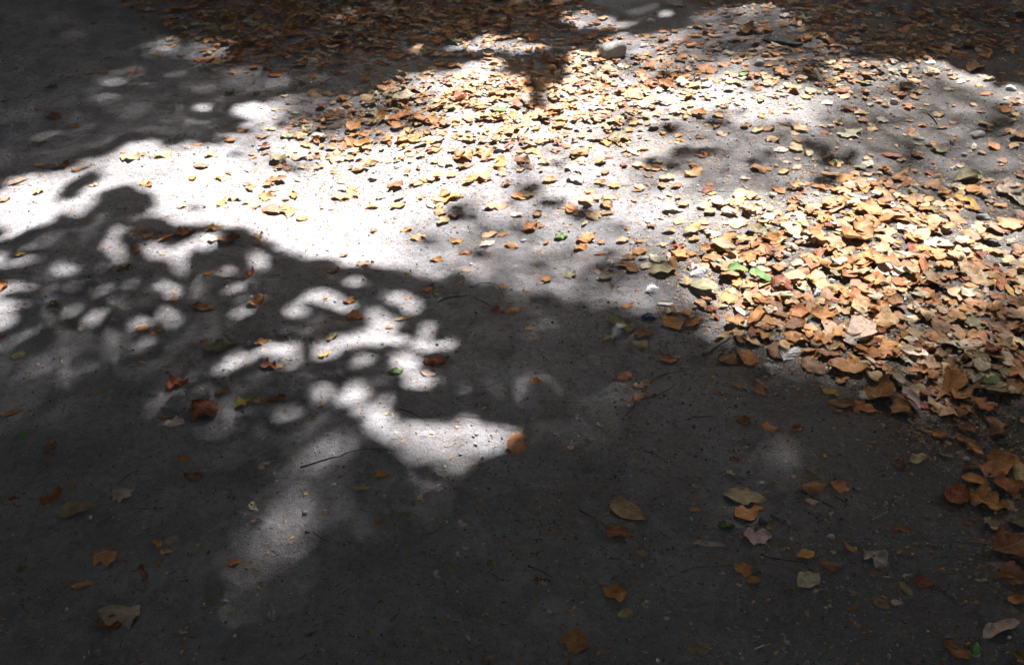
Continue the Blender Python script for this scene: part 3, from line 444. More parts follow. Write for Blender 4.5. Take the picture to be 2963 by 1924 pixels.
C, S = shade_masks()
GR = .01; rx0, rx1, ry0, ry1 = -4.2, 4.2, .2, 7.0
cx = np.arange(rx0, rx1, GR) + GR / 2; cy = np.arange(ry0, ry1, GR) + GR / 2
RX, RY = np.meshgrid(cx, cy)
px, py = photo_of(RX, RY)
ix = np.clip(px / MQ, 0, MW - 1).astype(int); iy = np.clip(py / MQ, 0, MH - 1).astype(int)
edge = np.maximum.reduce([-px, px - 2963, -py, py - 1924]) > 260
Cg = C[iy, ix]; Sg = S[iy, ix]
Cg[edge] = 0

def sow(lam, leaf_area, r):
    """Poisson points of the raster with mean coverage lam"""
    n = r.poisson(lam * GR * GR / leaf_area); j, i = np.nonzero(n); c = n[j, i]
    j = np.repeat(j, c); i = np.repeat(i, c)
    return cx[i] + r.uniform(-.5, .5, len(i)) * GR, cy[j] + r.uniform(-.5, .5, len(j)) * GR

def look(M, x, y):
    i = ((x - rx0) / GR).astype(int).clip(0, M.shape[1] - 1); j = ((y - ry0) / GR).astype(int).clip(0, M.shape[0] - 1)
    return M[j, i]

LOW0, LOW1, HI0, HI1 = 5.2, 6.6, 10.0, 12.0               # metres from the ground along the sun's ray
x, y = sow(np.where(Cg < .5, 6.5, 0.), .0006, rng)
ok = look(_blur(Cg, 1.0), x, y) < .42
x, y = x[ok], y[ok]
d = rng.uniform(LOW0, LOW1, len(x))
low_P = np.stack([x, y, np.zeros(len(x))], 1) + SUN[None] * d[:, None]
lowV, lowF = foliage(low_P, .040, .28, rng)
lamS = np.minimum(-np.log(np.clip(Sg, .005, 1)), 5.3); lamS[edge] = .6
x, y = sow(lamS, .0005, rng); d = rng.uniform(HI0, HI1, len(x))
hi_P = np.stack([x, y, np.zeros(len(x))], 1) + SUN[None] * d[:, None]
hiV, hiF = foliage(hi_P, .037, .3, rng)

def outer_points(n, R, r):
    """points of the canopy whose shade falls outside the traced patch of ground"""
    a = r.uniform(0, 2 * math.pi, n); q = np.sqrt(r.uniform(0, 1, n)) * R
    x, y = q * np.cos(a), 3.3 + q * np.sin(a)
    inside = (x > rx0 + .1) & (x < rx1 - .1) & (y > ry0 + .1) & (y < ry1 - .1)
    e = np.where(inside, look(edge.astype(float), x, y), 1.) > .5
    return x[e], y[e]

x, y = outer_points(105000, 11.0, rng)  # outer foliage added to keep sun off the ground around the view
d = rng.uniform(5.4, 7.8, len(x))
outV, outF = foliage(np.stack([x, y, np.zeros(len(x))], 1) + SUN[None] * d[:, None], .15, .45, rng)
x, y = outer_points(70000, 15.0, rng); d = rng.uniform(10.5, 14.0, len(x))  # higher layer added to close sky gaps away from the sun's line
topV, topF = foliage(np.stack([x, y, np.zeros(len(x))], 1) + SUN[None] * d[:, None], .22, .5, rng)

def empty(name, loc):
    o = bpy.data.objects.new(name, None); COL.objects.link(o); o.location = loc; o.empty_display_size = .2
    return o

def join(*VF):
    V, F, k = [], [], 0
    for v, f in VF: V.append(v); F.append(f + k); k += len(v)
    return np.concatenate(V), np.concatenate(F)

T1 = np.array([-5.6, 7.2, 0.])
tree = tag(empty('broadleaf_tree', T1), 'tall broadleaf tree beyond the left edge whose low boughs shade the path', 'tree', 'trees around the path')
def part(name, V, F, mat, root, **k): return mesh_obj(name, V - np.array(root.location)[None], F, mat, root, **k)
tv = tube([T1 + np.array(q) for q in ((0, 0, -.3), (0, 0, .3), (.05, .05, 1.5), (.1, .1, 3.2), (.3, 0, 5.2), (.5, .2, 7.5), (.6, .6, 10), (.8, .8, 12.5))], (.62, .46, .36, .32, .26, .2, .13, .05), 14)
part('trunk', *tv, m_bark, tree)
def ray(p, x, y, d):
    a = ground_of(*panel(p, x, y)); return np.array([a[0], a[1], 0]) + SUN * d
# limbs run over ground the photo shows in full shade
for line, r0 in ((((7, 100, 1050), (7, 900, 1380), (7, 1800, 1430), (8, 500, 1000), (8, 1200, 800), (8, 1900, 760)), .06),
                 (((1, 100, 450), (1, 500, 350), (1, 1300, 150), (2, 500, 120), (2, 1200, 130)), .05)):
    pts = [T1 + np.array((.15, .05, 4.2)), T1 + np.array((1.2, -.2, 4.8))] + [ray(p, a, b, 6.4) for p, a, b in line]
    part('limb', *tube(pts, np.linspace(r0 * 1.8, .012, len(pts)), 8), m_bark, tree)
part('crown', *join((lowV, lowF), (hiV, hiF), (outV, outF), (topV, topF)), m_leaf_up, tree, smooth=False)

# trees and undergrowth added out of frame to shut off the low sky
def side_tree(loc, hgt, rad, zlo, n, size, seed, label, name='broadleaf_tree', group='trees around the path'):
    r = np.random.default_rng(seed); loc = np.array(loc)
    t = tag(empty(name, loc), label, 'tree' if name == 'broadleaf_tree' else 'added_shrub', group)
    part('trunk', *tube([loc + np.array(q) for q in ((0, 0, -.2), (0, .02, .4), (.1, 0, hgt * .35), (.05, .1, hgt * .7), (.1, .1, hgt * .95))], (.03 * hgt, .024 * hgt, .017 * hgt, .01 * hgt, .004 * hgt), 10), m_bark, t)
    c = r.normal(0, 1, (40, 3)); c /= np.linalg.norm(c, axis=1, keepdims=True); c *= r.uniform(.35, 1, (40, 1))
    k = r.integers(0, 40, n); P = c[k] + r.normal(0, .2, (n, 3))
    P = P * np.array([rad, rad, (hgt - zlo) / 2])[None] + loc + np.array([0, 0, (hgt + zlo) / 2])
    P = P[P[:, 2] > .15]
    V, F = foliage(P, size, .9, r); part('crown', V, F, m_leaf_up, t, smooth=False)

ADDED_RING = [(-9, 5, 9, 3.4, .8), (-8, 11, 8, 3.4, .6), (-2.5, 14.5, 8.5, 3.6, .6), (3.5, 15, 8.5, 3.6, .5), (9, 12.5, 7.5, 3.4, .6), (10, 6.5, 7.5, 3.2, .6), (8.5, .5, 9, 3.4, .7), (6.5, -5, 10, 3.6, .7), (.5, -7.5, 10, 3.8, .7), (-6, -4.5, 10, 3.6, .7)]  # unseen trees added as a wall against low skylight
for k, (x, y, h, rad, z0) in enumerate(ADDED_RING):
    side_tree((x, y, 0), h, rad, z0, 5200, .26, 100 + k, 'leafy tree added out of frame to shut off the low sky', group='trees around the path')

ADDED_SHRUBS = [(-4.5, 6.4, 3.2, 1.4, .05), (-2.9, 7.3, 2.6, 1.2, .05), (3.4, 8.0, 2.6, 1.2, .05), (-3.6, 1.6, 2.2, .9, .05), (-5.2, 3.4, 2.6, 1.2, .1), (-4.2, .4, 2.8, 1.3, .1), (-1.6, -1.7, 2.4, 1.1, .1), (1.4, -1.8, 2.6, 1.2, .1), (4.2, -.6, 2.6, 1.2, .1), (5.8, 3.6, 2.2, 1.0, .1), (5.2, 8.6, 2.4, 1.2, .1), (-2.2, 8.8, 2.4, 1.2, .1)]  # unseen shrubs added to darken the corners and the near ground
for k, (x, y, h, rad, z0) in enumerate(ADDED_SHRUBS):
    side_tree((x, y, 0), h, rad, z0, 2600, .15, 200 + k, 'dense green shrub added out of frame to cut the skylight', 'added_shrub', 'shrubs added out of frame')

# ------------------------------------------------------------------ fallen leaves
def leaf_material(name):
    m, nt, out = nodes(name)
    at = nd(nt, 'ShaderNodeAttribute', attribute_name='tint'); col = at.outputs['Color']; rnd = at.outputs['Alpha']
    uv = nd(nt, 'ShaderNodeUVMap', uv_map='UVMap').outputs[0]; sx = nd(nt, 'ShaderNodeSeparateXYZ', {0: uv})
    u, v = sx.outputs[0], mth(nt, 'ABSOLUTE', mth(nt, 'SUBTRACT', sx.outputs[1], .5))
    mid = ramp(nt, v, [(.012, 1.), (.045, 0.)])
    w = mth(nt, 'FRACT', mth(nt, 'MULTIPLY', mth(nt, 'SUBTRACT', u, mth(nt, 'MULTIPLY', v, .55)), 7.5))
    side = mth(nt, 'MULTIPLY', ramp(nt, mth(nt, 'ABSOLUTE', mth(nt, 'SUBTRACT', w, .5)), [(.03, 1.), (.12, 0.)]), .6)
    vein = mth(nt, 'MAXIMUM', mid, side)
    ps = nd(nt, 'ShaderNodeNewGeometry'); pos = ps.outputs['Position']
    off = nd(nt, 'ShaderNodeVectorMath', {0: pos, 1: nd(nt, 'ShaderNodeCombineXYZ', {0: mth(nt, 'MULTIPLY', rnd, 9.), 1: rnd, 2: 0.}).outputs[0]}, operation='ADD').outputs[0]
    n1 = nd(nt, 'ShaderNodeTexNoise', {'Vector': off, 'Scale': 45.0, 'Detail': 5.0, 'Roughness': .65}).outputs[0]
    n2 = nd(nt, 'ShaderNodeTexNoise', {'Vector': off, 'Scale': 320.0, 'Detail': 3.0}).outputs[0]
    c = mixc(nt, ramp(nt, n1, [(.40, .75), (.58, 0.)]), col, mixc(nt, 1., col, (.55, .42, .30), 'MULTIPLY'))
    c = mixc(nt, ramp(nt, n1, [(.56, 0.), (.72, .5)]), c, mixc(nt, .5, col, (.60, .40, .20)))
    c = mixc(nt, mth(nt, 'MULTIPLY', ramp(nt, n2, [(.60, 0.), (.70, 1.)]), .45), c, (.10, .055, .03))
    c = mixc(nt, mth(nt, 'MULTIPLY', vein, .30), c, mixc(nt, .55, col, (.66, .50, .30)))
    c = mixc(nt, mth(nt, 'MULTIPLY', ps.outputs['Backfacing'], .2), c, (.42, .33, .24))
    h = mth(nt, 'SUBTRACT', mth(nt, 'MULTIPLY', n1, .8), mth(nt, 'MULTIPLY', vein, .5))
    bp = nd(nt, 'ShaderNodeBump', {'Height': h, 'Strength': .6, 'Distance': .0025}).outputs[0]
    pr = nd(nt, 'ShaderNodeBsdfPrincipled', {'Base Color': c, 'Roughness': .58, 'Specular IOR Level': .3, 'Normal': bp})
    tr = nd(nt, 'ShaderNodeBsdfTranslucent', {'Color': c, 'Normal': bp})
    ms = nd(nt, 'ShaderNodeMixShader', {0: .14, 1: pr.outputs[0], 2: tr.outputs[0]}); nt.links.new(ms.outputs[0], out.inputs[0])
    return m
m_leaf = leaf_material('dry_leaf')

TINT = {'o': (.42, .185, .058), 't': (.50, .34, .19), 'b': (.22, .105, .045), 'r': (.24, .062, .026), 'g': (.10, .21, .045), 'y': (.48, .32, .08), 'p': (.52, .45, .37), 'k': (.24, .21, .12)}
WORD = {'o': 'orange', 't': 'tan', 'b': 'brown', 'r': 'red', 'g': 'green', 'y': 'yellow', 'p': 'pale', 'k': 'olive'}
SHAPE = {'ov': 'oval', 'lb': 'lobed', 'ok': 'wavy', 'na': 'narrow', 'fr': 'broken'}
NU, NV = 13, 7

def leaf_shapes(L, W, shp, curl, r):
    """leaf blades (n, NU*NV, 3) lying about the origin, base at -L/2, tip at +L/2"""
    n = len(L); u = np.linspace(0, 1, NU)[None, :, None]; v = np.linspace(-1, 1, NV)[None, None, :]
    q = lambda a, b: r.uniform(a, b, n)[:, None, None]
    p1 = q(.55, .95); p2 = q(.55, .9)
    w = np.sin(np.pi * u ** p1) ** p2
    shp = np.asarray(shp); is_ = lambda s: (shp == s)[:, None, None]
    tri = lambda x: np.abs((x % 1.) * 2 - 1)
    ser = 1 + .07 * (tri(u * 6.0 + .25 + q(0, .3)) - .5)
    lob = .62 + .62 * tri(u * q(2.1, 2.9) + q(.35, .6))
    oak = .80 + .34 * tri(u * q(3.4, 4.6) + q(0, .4))
    w = w * np.where(is_('lb'), lob, np.where(is_('ok'), oak, ser))
    tear = 1 - np.clip(np.sin(u * q(5, 11) + q(0, 6) + np.sign(v) * q(0, 3)) - .45, 0, 1) * 1.2 * np.where(is_('fr'), 1., np.where(q(0, 1) > .72, .55, 0.))
    w = np.broadcast_to(w * tear, (n, NU, NV)) * (1 + .10 * np.sin(u * q(6, 16) + q(0, 6) + 2 * np.sign(v)))
    hw = W[:, None, None] / 2
    x = (u - .5) * L[:, None, None] + np.abs(v) * w * hw * q(.0, .45) * np.where(is_('lb'), 1.4, 1)
    s = v * w * hw
    kap = curl[:, None, None] * q(1.0, 2.3) * np.sign(q(-.28, 1)) / hw * .5
    a = s * kap; y = np.where(np.abs(kap) > 1e-3, np.sin(a) / kap, s); z = (1 - np.cos(a)) / kap
    lk = curl[:, None, None] * q(-1.0, 2.2) / L[:, None, None]
    b = x * lk; z = z + np.where(np.abs(lk) > 1e-3, (1 - np.cos(b)) / np.where(np.abs(lk) > 1e-3, lk, 1), 0)
    x = np.where(np.abs(lk) > 1e-3, np.sin(b) / np.where(np.abs(lk) > 1e-3, lk, 1), x)
    z = z + hw * (.08 + .34 * curl[:, None, None]) * np.sin(u * q(5, 13) + q(0, 6.3) + np.sign(v) * q(0, 3.1)) * v * v
    z = z + hw * (.04 + .10 * curl[:, None, None]) * np.sin(x / L[:, None, None] * q(9, 22) + q(0, 6)) * np.cos(s / hw * q(2, 5) + q(0, 6))
    z = z + np.abs(v) * hw * w * q(-.05, .3)
    tw = (u - .5) * curl[:, None, None] * q(-1.2, 1.2)
    y, z = y * np.cos(tw) - z * np.sin(tw), y * np.sin(tw) + z * np.cos(tw)
    return np.stack(np.broadcast_arrays(x, y, z), -1).reshape(n, NU * NV, 3)

LUV = np.stack(np.meshgrid(np.linspace(0, 1, NU), np.linspace(0, 1, NV), indexing='ij'), -1).reshape(-1, 2)
_i = np.arange(NU * NV).reshape(NU, NV)
LF = np.stack([_i[:-1, :-1], _i[1:, :-1], _i[1:, 1:], _i[:-1, 1:]], -1).reshape(-1, 4)

# gather: hand-placed leaves first, then the drifts
rows = []      # x y length width yaw shape colour curl lift tilt hand
r = np.random.default_rng(21)
WR = {'ov': .60, 'lb': .78, 'ok': .55, 'na': .30, 'fr': .62}
for p, txt in LEAVES.items():
    for t in txt.split('|'):
        a = t.split(); x0, y0, x1, y1 = map(float, a[:4])
        g0 = ground_of(*panel(p, x0, y0)); g1 = ground_of(*panel(p, x1, y1))
        dx, dy = g1[0] - g0[0], g1[1] - g0[1]; L = math.hypot(dx, dy); w = WR[a[4]]
        L = min(max(L, .014), .135)
        if p == 8 and a[:2] == ['1635', '1292']: w = .92
        if p == 5 and a[:2] == ['1245', '1470']: w = .55
        rows.append(((g0[0] + g1[0]) / 2, (g0[1] + g1[1]) / 2, L, L * w * r.uniform(.9, 1.1), math.atan2(dy, dx), a[4], a[5], float(a[6]), .0, .0, 1))

# drift density, leaves per square metre, traced in the photo's own grid
DENS = [
 ([(0,0),(2963,0),(2963,1924),(0,1924)], 7), ([(0,0),(700,0),(500,180),(0,240)], 34),
 ([(0,420),(700,420),(1000,520),(1000,640),(300,620),(0,580)], 40), ([(1000,1000),(1976,1200),(2963,1300),(2963,1924),(1900,1924),(1500,1500)], 14),
 ([(400,0),(1720,0),(1700,90),(1450,130),(1300,170),(1080,175),(880,190),(720,185),(600,165),(500,110),(420,60)], 620),
 ([(470,0),(1600,0),(1560,90),(1300,140),(1060,165),(880,180),(700,160),(560,90)], 1200),
 ([(850,320),(1000,300),(1060,250),(1250,215),(1400,235),(1500,190),(1560,150),(1800,150),(1976,200),(2050,240),(2250,250),(2250,300),(2050,330),(1960,370),(1700,420),(1560,440),(1400,440),(1300,420),(1150,450),(950,440),(850,400)], 850),
 ([(1000,330),(1230,240),(1330,245),(1430,240),(1550,170),(1700,200),(1850,240),(1960,290),(1900,330),(1650,400),(1500,425),(1330,425),(1200,390),(1030,380)], 1400),
 ([(560,470),(900,400),(1200,440),(1500,450),(1800,440),(1950,540),(1600,600),(1200,610),(900,560),(640,560)], 330),
 ([(700,420),(950,430),(1250,450),(1200,500),(900,520),(720,480)], 420),
 ([(1400,150),(1700,90),(2000,60),(2200,90),(2300,160),(2200,200),(1800,170)], 380), ([(1700,130),(1976,110),(2050,160),(1900,200),(1720,190)], 520),
 ([(2300,0),(2963,0),(2963,200),(2600,190),(2450,180),(2300,120)], 560), ([(2000,0),(2300,0),(2300,120),(2000,60)], 300),
 ([(2050,230),(2300,180),(2480,170),(2680,190),(2660,260),(2560,290),(2400,310),(2100,300)], 700), ([(2600,180),(2963,130),(2963,260),(2700,230)], 280),
 ([(2250,300),(2963,260),(2963,520),(2500,540),(2200,480)], 90), ([(2700,330),(2963,300),(2963,460),(2800,450)], 160),
 ([(1850,560),(2250,500),(2500,440),(2800,400),(2963,380),(2963,600),(2700,640),(2300,660),(1950,700)], 210),
 ([(1780,640),(2080,600),(2250,560),(2560,530),(2800,520),(2963,500),(2963,1180),(2880,1250),(2700,1200),(2560,1150),(2480,1090),(2360,1085),(2230,1040),(2100,960),(1960,880),(1780,830),(1740,760)], 380), ([(1620,700),(2000,600),(2050,900),(1750,860)], 230),
 ([(1960,700),(2100,640),(2300,590),(2560,560),(2750,570),(2860,650),(2963,740),(2963,1130),(2850,1200),(2700,1180),(2560,1130),(2420,1050),(2280,1000),(2140,930),(2000,850)], 760),
 ([(2170,690),(2300,610),(2560,580),(2700,600),(2800,700),(2870,800),(2963,900),(2963,1150),(2750,1160),(2570,1110),(2420,1050),(2280,960),(2140,900),(2060,830),(2100,740)], 1400),
 ([(1500,700),(1780,640),(1780,830),(1560,800)], 90), ([(1300,420),(2050,420),(2050,640),(1500,640)], 200),
 ([(1700,790),(1950,740),(2000,800),(2000,870),(1850,850),(1720,850)], 130), ([(1960,880),(2100,960),(2100,1080),(1960,1000)], 110),
 ([(2600,1180),(2963,1200),(2963,1500),(2850,1480),(2760,1330),(2640,1290)], 260), ([(2850,1480),(2963,1480),(2963,1740),(2890,1700)], 380),
]
dm = np.zeros((MH, MW)); gx, gy = np.meshgrid((np.arange(MW) + .5) * MQ, (np.arange(MH) + .5) * MQ)
for poly, d in DENS:
    m = _inside(poly, gx, gy); dm[m] = d
dm = _blur(dm, 5) * .55 + _blur(dm, 18) * .45
n_try = 60000
qx = r.uniform(-3.6, 3.6, n_try); qy = r.uniform(1.0, 6.9, n_try)
qp, qq = photo_of(qx, qy)
inb = (qp > -150) & (qp < 3113) & (qq > -260) & (qq < 2050)
dens = dm[np.clip(qq / MQ, 0, MH - 1).astype(int), np.clip(qp / MQ, 0, MW - 1).astype(int)] * inb
clump = .55 + .9 * np.clip(.5 + .5 * np.sin(qx * 9 + 2 * np.sin(qy * 5)) * np.sin(qy * 11 + 2 * np.sin(qx * 7)), 0, 1)
keep = r.uniform(0, 1, n_try) < dens * clump * (7.2 * 5.9) / n_try
hx = np.array([q[0] for q in rows]); hy = np.array([q[1] for q in rows])
for x, y, d in zip(qx[keep], qy[keep], dens[keep]):
    if d < 260:
        if np.min((hx - x) ** 2 + (hy - y) ** 2) < .045 ** 2: continue
    c = r.choice(list('otbrpkyg'), p=(.42, .24, .13, .05, .12, .03, .008, .002))
    s = r.choice(['ov', 'lb', 'ok', 'na', 'fr'], p=(.46, .16, .08, .12, .18))
    L = float(np.clip(r.lognormal(math.log(.043), .42), .014, .095))
    if d < 60: L *= r.choice([.35, .6, 1.], p=(.55, .3, .15)); s = 'fr' if L < .03 else s
    if y > 3.2: L *= .86
    stack = min(d / 700., 1.)
    rows.append((x, y, L, L * WR[s] * r.uniform(.85, 1.2), r.uniform(0, 6.283), s, c, float(np.clip(r.gamma(1.6, .105), .03, .95)), stack * r.uniform(0, .014), .05 + .09 * stack, 0))

_hd = [dm[min(max(int(q[1] / MQ), 0), MH - 1), min(max(int(q[0] / MQ), 0), MW - 1)] for q in zip(*photo_of(np.array([q[0] for q in rows]), np.array([q[1] for q in rows])))]
rows = [q[:8] + ((.014 * min(d / 600., 1),) if q[10] else (q[8],)) + q[9:] for q, d in zip(rows, _hd)]     # the traced leaves lie on top of their drift
n = len(rows)
X = np.array([q[0] for q in rows]); Y = np.array([q[1] for q in rows]); L = np.array([q[2] for q in rows]); W = np.array([q[3] for q in rows])
yaw = np.array([q[4] for q in rows]); shp = [q[5] for q in rows]; colr = [q[6] for q in rows]; curl = np.array([q[7] for q in rows])
lift = np.array([q[8] for q in rows]); tilt = np.array([q[9] for q in rows]); hand = np.array([q[10] for q in rows])
V = leaf_shapes(L, W, shp, curl, r)
flip = r.uniform(0, 1, n) < np.where(hand, .12, .4); V[flip, :, 1] *= -1; V[flip, :, 2] *= -1
ta = r.normal(0, 1, n) * tilt; tb = r.normal(0, 1, n) * tilt
V[:, :, 1], V[:, :, 2] = V[:, :, 1] * np.cos(ta)[:, None] - V[:, :, 2] * np.sin(ta)[:, None], V[:, :, 1] * np.sin(ta)[:, None] + V[:, :, 2] * np.cos(ta)[:, None]
V[:, :, 0], V[:, :, 2] = V[:, :, 0] * np.cos(tb)[:, None] - V[:, :, 2] * np.sin(tb)[:, None], V[:, :, 0] * np.sin(tb)[:, None] + V[:, :, 2] * np.cos(tb)[:, None]
cy_, sy_ = np.cos(yaw)[:, None], np.sin(yaw)[:, None]
V[:, :, 0], V[:, :, 1] = V[:, :, 0] * cy_ - V[:, :, 1] * sy_, V[:, :, 0] * sy_ + V[:, :, 1] * cy_
over = V[:, :, 2] - (height(X[:, None] + V[:, :, 0], Y[:, None] + V[:, :, 1]) - height(X, Y)[:, None])
V[:, :, 2] -= np.quantile(over, .06, axis=1)[:, None] - .0012
tint = np.array([TINT[c] for c in colr]) * r.uniform(.72, 1.25, (n, 1)) * r.uniform(.9, 1.1, (n, 3))
tint4 = np.concatenate([tint, r.uniform(0, 1, (n, 1))], 1)
base = np.stack([X, Y, height(X, Y) + lift], 1)

# how large each shows in the photo decides who is an object of its own
gp, gq = photo_of(base[:, 0], base[:, 1])
depth = Y * cP + CAM_H * sP
px_area = L * W / depth ** 2 * np.where((gp > -8) & (gp < 2971) & (gq > 4) & (gq < 1920), 1, 0) * np.where(hand, 2.2, 1.)
px_area[(hand == 1) & (L < .026)] *= .2
order = np.argsort(-px_area); single = order[:300]; rest = np.setdiff1d(np.arange(n), single)
vv = V[rest] + base[rest][:, None]; k = len(rest)
ff = (LF[None] + (np.arange(k) * NU * NV)[:, None, None]).reshape(-1, 4)
tag(mesh_obj('leaf_litter', vv.reshape(-1, 3), ff, m_leaf, tint=np.repeat(tint4[rest], NU * NV, 0), uv=np.tile(LUV, (k, 1))), 'drifts of small dry orange and brown leaves over the path', 'leaf litter', kind='stuff')

# landmarks that the labels of the single leaves refer to: name, panel, x, y
MARKS = [('grey rock', 2, 1880, 290), ('big white feather', 6, 720, 940), ('glossy striped leaf', 6, 375, 350), ('thick grey stick', 6, 230, 865), ('white paper strip', 5, 2250, 577),
 ('sunspot green leaf', 5, 380, 1085), ('hooked dark twig', 5, 1040, 480), ('long forked twig', 5, 2060, 1230), ('upper left green leaf', 1, 1605, 648), ('large toothed leaf', 8, 2010, 460),
 ('folded green leaf', 9, 305, 552), ('long reddish twig', 9, 400, 830), ('round grey pebble', 6, 1725, 1150), ('large red leaf', 4, 1425, 1330), ('upper right green leaf', 3, 420, 557),
 ('upright bottom leaf', 8, 1632, 1380), ('left edge', 4, 0, 620), ('bottom left corner', 7, 0, 1545), ('bottom right corner', 9, 2380, 1545), ('right edge', 6, 2380, 700), ('top left corner', 1, 0, 0), ('top right corner', 3, 2380, 0), ('central green leaf', 5, 1530, 105), ('brown curled leaf', 5, 660, 1010)]
own = {(5, '325'): 'bright green oval sunspot leaf amid the leaf shade', (6, '298'): 'glossy striped green leaf with a pale midrib on the right drift', (8, '1880'): 'large toothed leaf, tan and flat on dark bottom right ground',
       (9, '245'): 'folded green leaf standing on dark soil at lower right', (4, '1345'): 'large red leaf with lobes in the left shade', (1, '1570'): 'small upper left green leaf, cupped and alone in the shade', (3, '375'): 'bright upper right green leaf on sunlit tan leaves',
       (8, '1635'): 'broad orange upright leaf at the bottom edge of the photo', (5, '1485'): 'small central green leaf on grey ground left of the right drift', (5, '570'): 'brown curled leaf pointing over the sunny spot beside the green leaf'}
keys = [(p, t.split()[0]) for p, txt in LEAVES.items() for t in txt.split('|')]
MP = np.array([panel(p, x, y) for _, p, x, y in MARKS])
DIRS = ['right of', 'upper right of', 'above', 'upper left of', 'left of', 'lower left of', 'below', 'lower right of']
ORD = ['nearest', 'second nearest', 'third nearest', 'fourth nearest', 'fifth nearest', 'sixth nearest', 'seventh nearest', 'eighth nearest', 'ninth nearest', 'tenth nearest', 'eleventh nearest', 'twelfth nearest']
def words(i): return '%s%s%s %s leaf' % ('curled ' if curl[i] >= .65 else 'flat ' if curl[i] <= .25 else '', 'large ' if L[i] > .078 else 'small ' if L[i] < .038 else '', WORD[colr[i]], SHAPE[shp[i]])
book = {}
def place_label(o, phrase, px_, py_):
    d2 = (MP[:, 0] - px_) ** 2 + (MP[:, 1] - py_) ** 2; d2[d2 < 400] = 1e9; m = int(np.argmin(d2))
    k = int(round(math.atan2(-(py_ - MP[m, 1]), px_ - MP[m, 0]) / (math.pi / 4))) % 8
    book.setdefault((phrase, k, m), []).append((float(d2[m]), o.name, o))

m_stalk, nt, out = nodes('dry_stalk')
sn = nd(nt, 'ShaderNodeTexNoise', {'Scale': 90.0}).outputs[0]
pr = nd(nt, 'ShaderNodeBsdfPrincipled', {'Base Color': ramp(nt, sn, [(.3, (.14, .075, .035)), (.7, (.3, .19, .1))]), 'Roughness': .7}); nt.links.new(pr.outputs[0], out.inputs[0])
for i in sorted(single):
    o = mesh_obj('fallen_leaf', V[i], LF, m_leaf, tint=np.repeat(tint4[i:i + 1], NU * NV, 0), uv=LUV)
    o.location = base[i]; tag(o, None, 'leaf', 'fallen leaves on the path')
    if i < len(keys) and keys[i] in own: o['label'] = own[keys[i]]
    else: place_label(o, words(i), gp[i], gq[i])
    if hand[i] and L[i] > .05 and shp[i] in ('ov', 'lb') and i % 2 == 0:      # a stalk at the base of the bigger whole leaves
        b = V[i].reshape(NU, NV, 3)[1, NV // 2]; e = V[i].reshape(NU, NV, 3)[3, NV // 2]; dirv = (b - e) / np.linalg.norm(b - e); ln = L[i] * .35
        z0 = height(X[i] + b[0] + dirv[0] * ln, Y[i] + b[1] + dirv[1] * ln) - base[i][2] + .002
        pts = [tuple(b), (b[0] + dirv[0] * ln * .5, b[1] + dirv[1] * ln * .5, max((b[2] + z0) / 2, z0)), (b[0] + dirv[0] * ln, b[1] + dirv[1] * ln, z0)]
        mesh_obj('stalk', *tube(pts, (.0008, .0007, .0011), 5, False), m_stalk, o)

# ------------------------------------------------------------------ twigs, stones, feathers and crumbs
def plain(name, c0, c1, scale=60., rough=.8, bump=.002, spec=.3):
    m, nt, out = nodes(name)
    p = nd(nt, 'ShaderNodeNewGeometry').outputs['Position']
    n_ = nd(nt, 'ShaderNodeTexNoise', {'Vector': p, 'Scale': scale, 'Detail': 6.0, 'Roughness': .7}).outputs[0]
    bp = nd(nt, 'ShaderNodeBump', {'Height': n_, 'Distance': bump, 'Strength': .7}).outputs[0]
    pr = nd(nt, 'ShaderNodeBsdfPrincipled', {'Base Color': ramp(nt, n_, [(.32, c0), (.68, c1)]), 'Roughness': rough, 'Specular IOR Level': spec, 'Normal': bp}); nt.links.new(pr.outputs[0], out.inputs[0])
    return m
TW = {'d': (plain('dark_twig_bark', (.035, .026, .02), (.10, .075, .055), 120), 'dark twig'), 'w': (plain('bleached_wood', (.42, .37, .30), (.66, .60, .52), 120), 'pale bleached stick'),
      't': (plain('tan_twig_bark', (.16, .095, .05), (.32, .2, .11), 120), 'thin tan twig'), 'r': (plain('red_twig_bark', (.10, .035, .02), (.22, .08, .05), 120), 'short reddish twig'), 'g': (plain('weathered_wood', (.13, .12, .11), (.28, .26, .24), 90), 'thick weathered stick')}
TWNAME = {(5, 0): 'hooked dark twig lying at the edge of the big leaf shadow', (5, 3): 'long forked twig, dark, running up to the right drift', (6, 15): 'thick grey stick lying at the left end of the right drift', (9, 31): 'long reddish twig lying across dark lower right ground'}
r = np.random.default_rng(55)
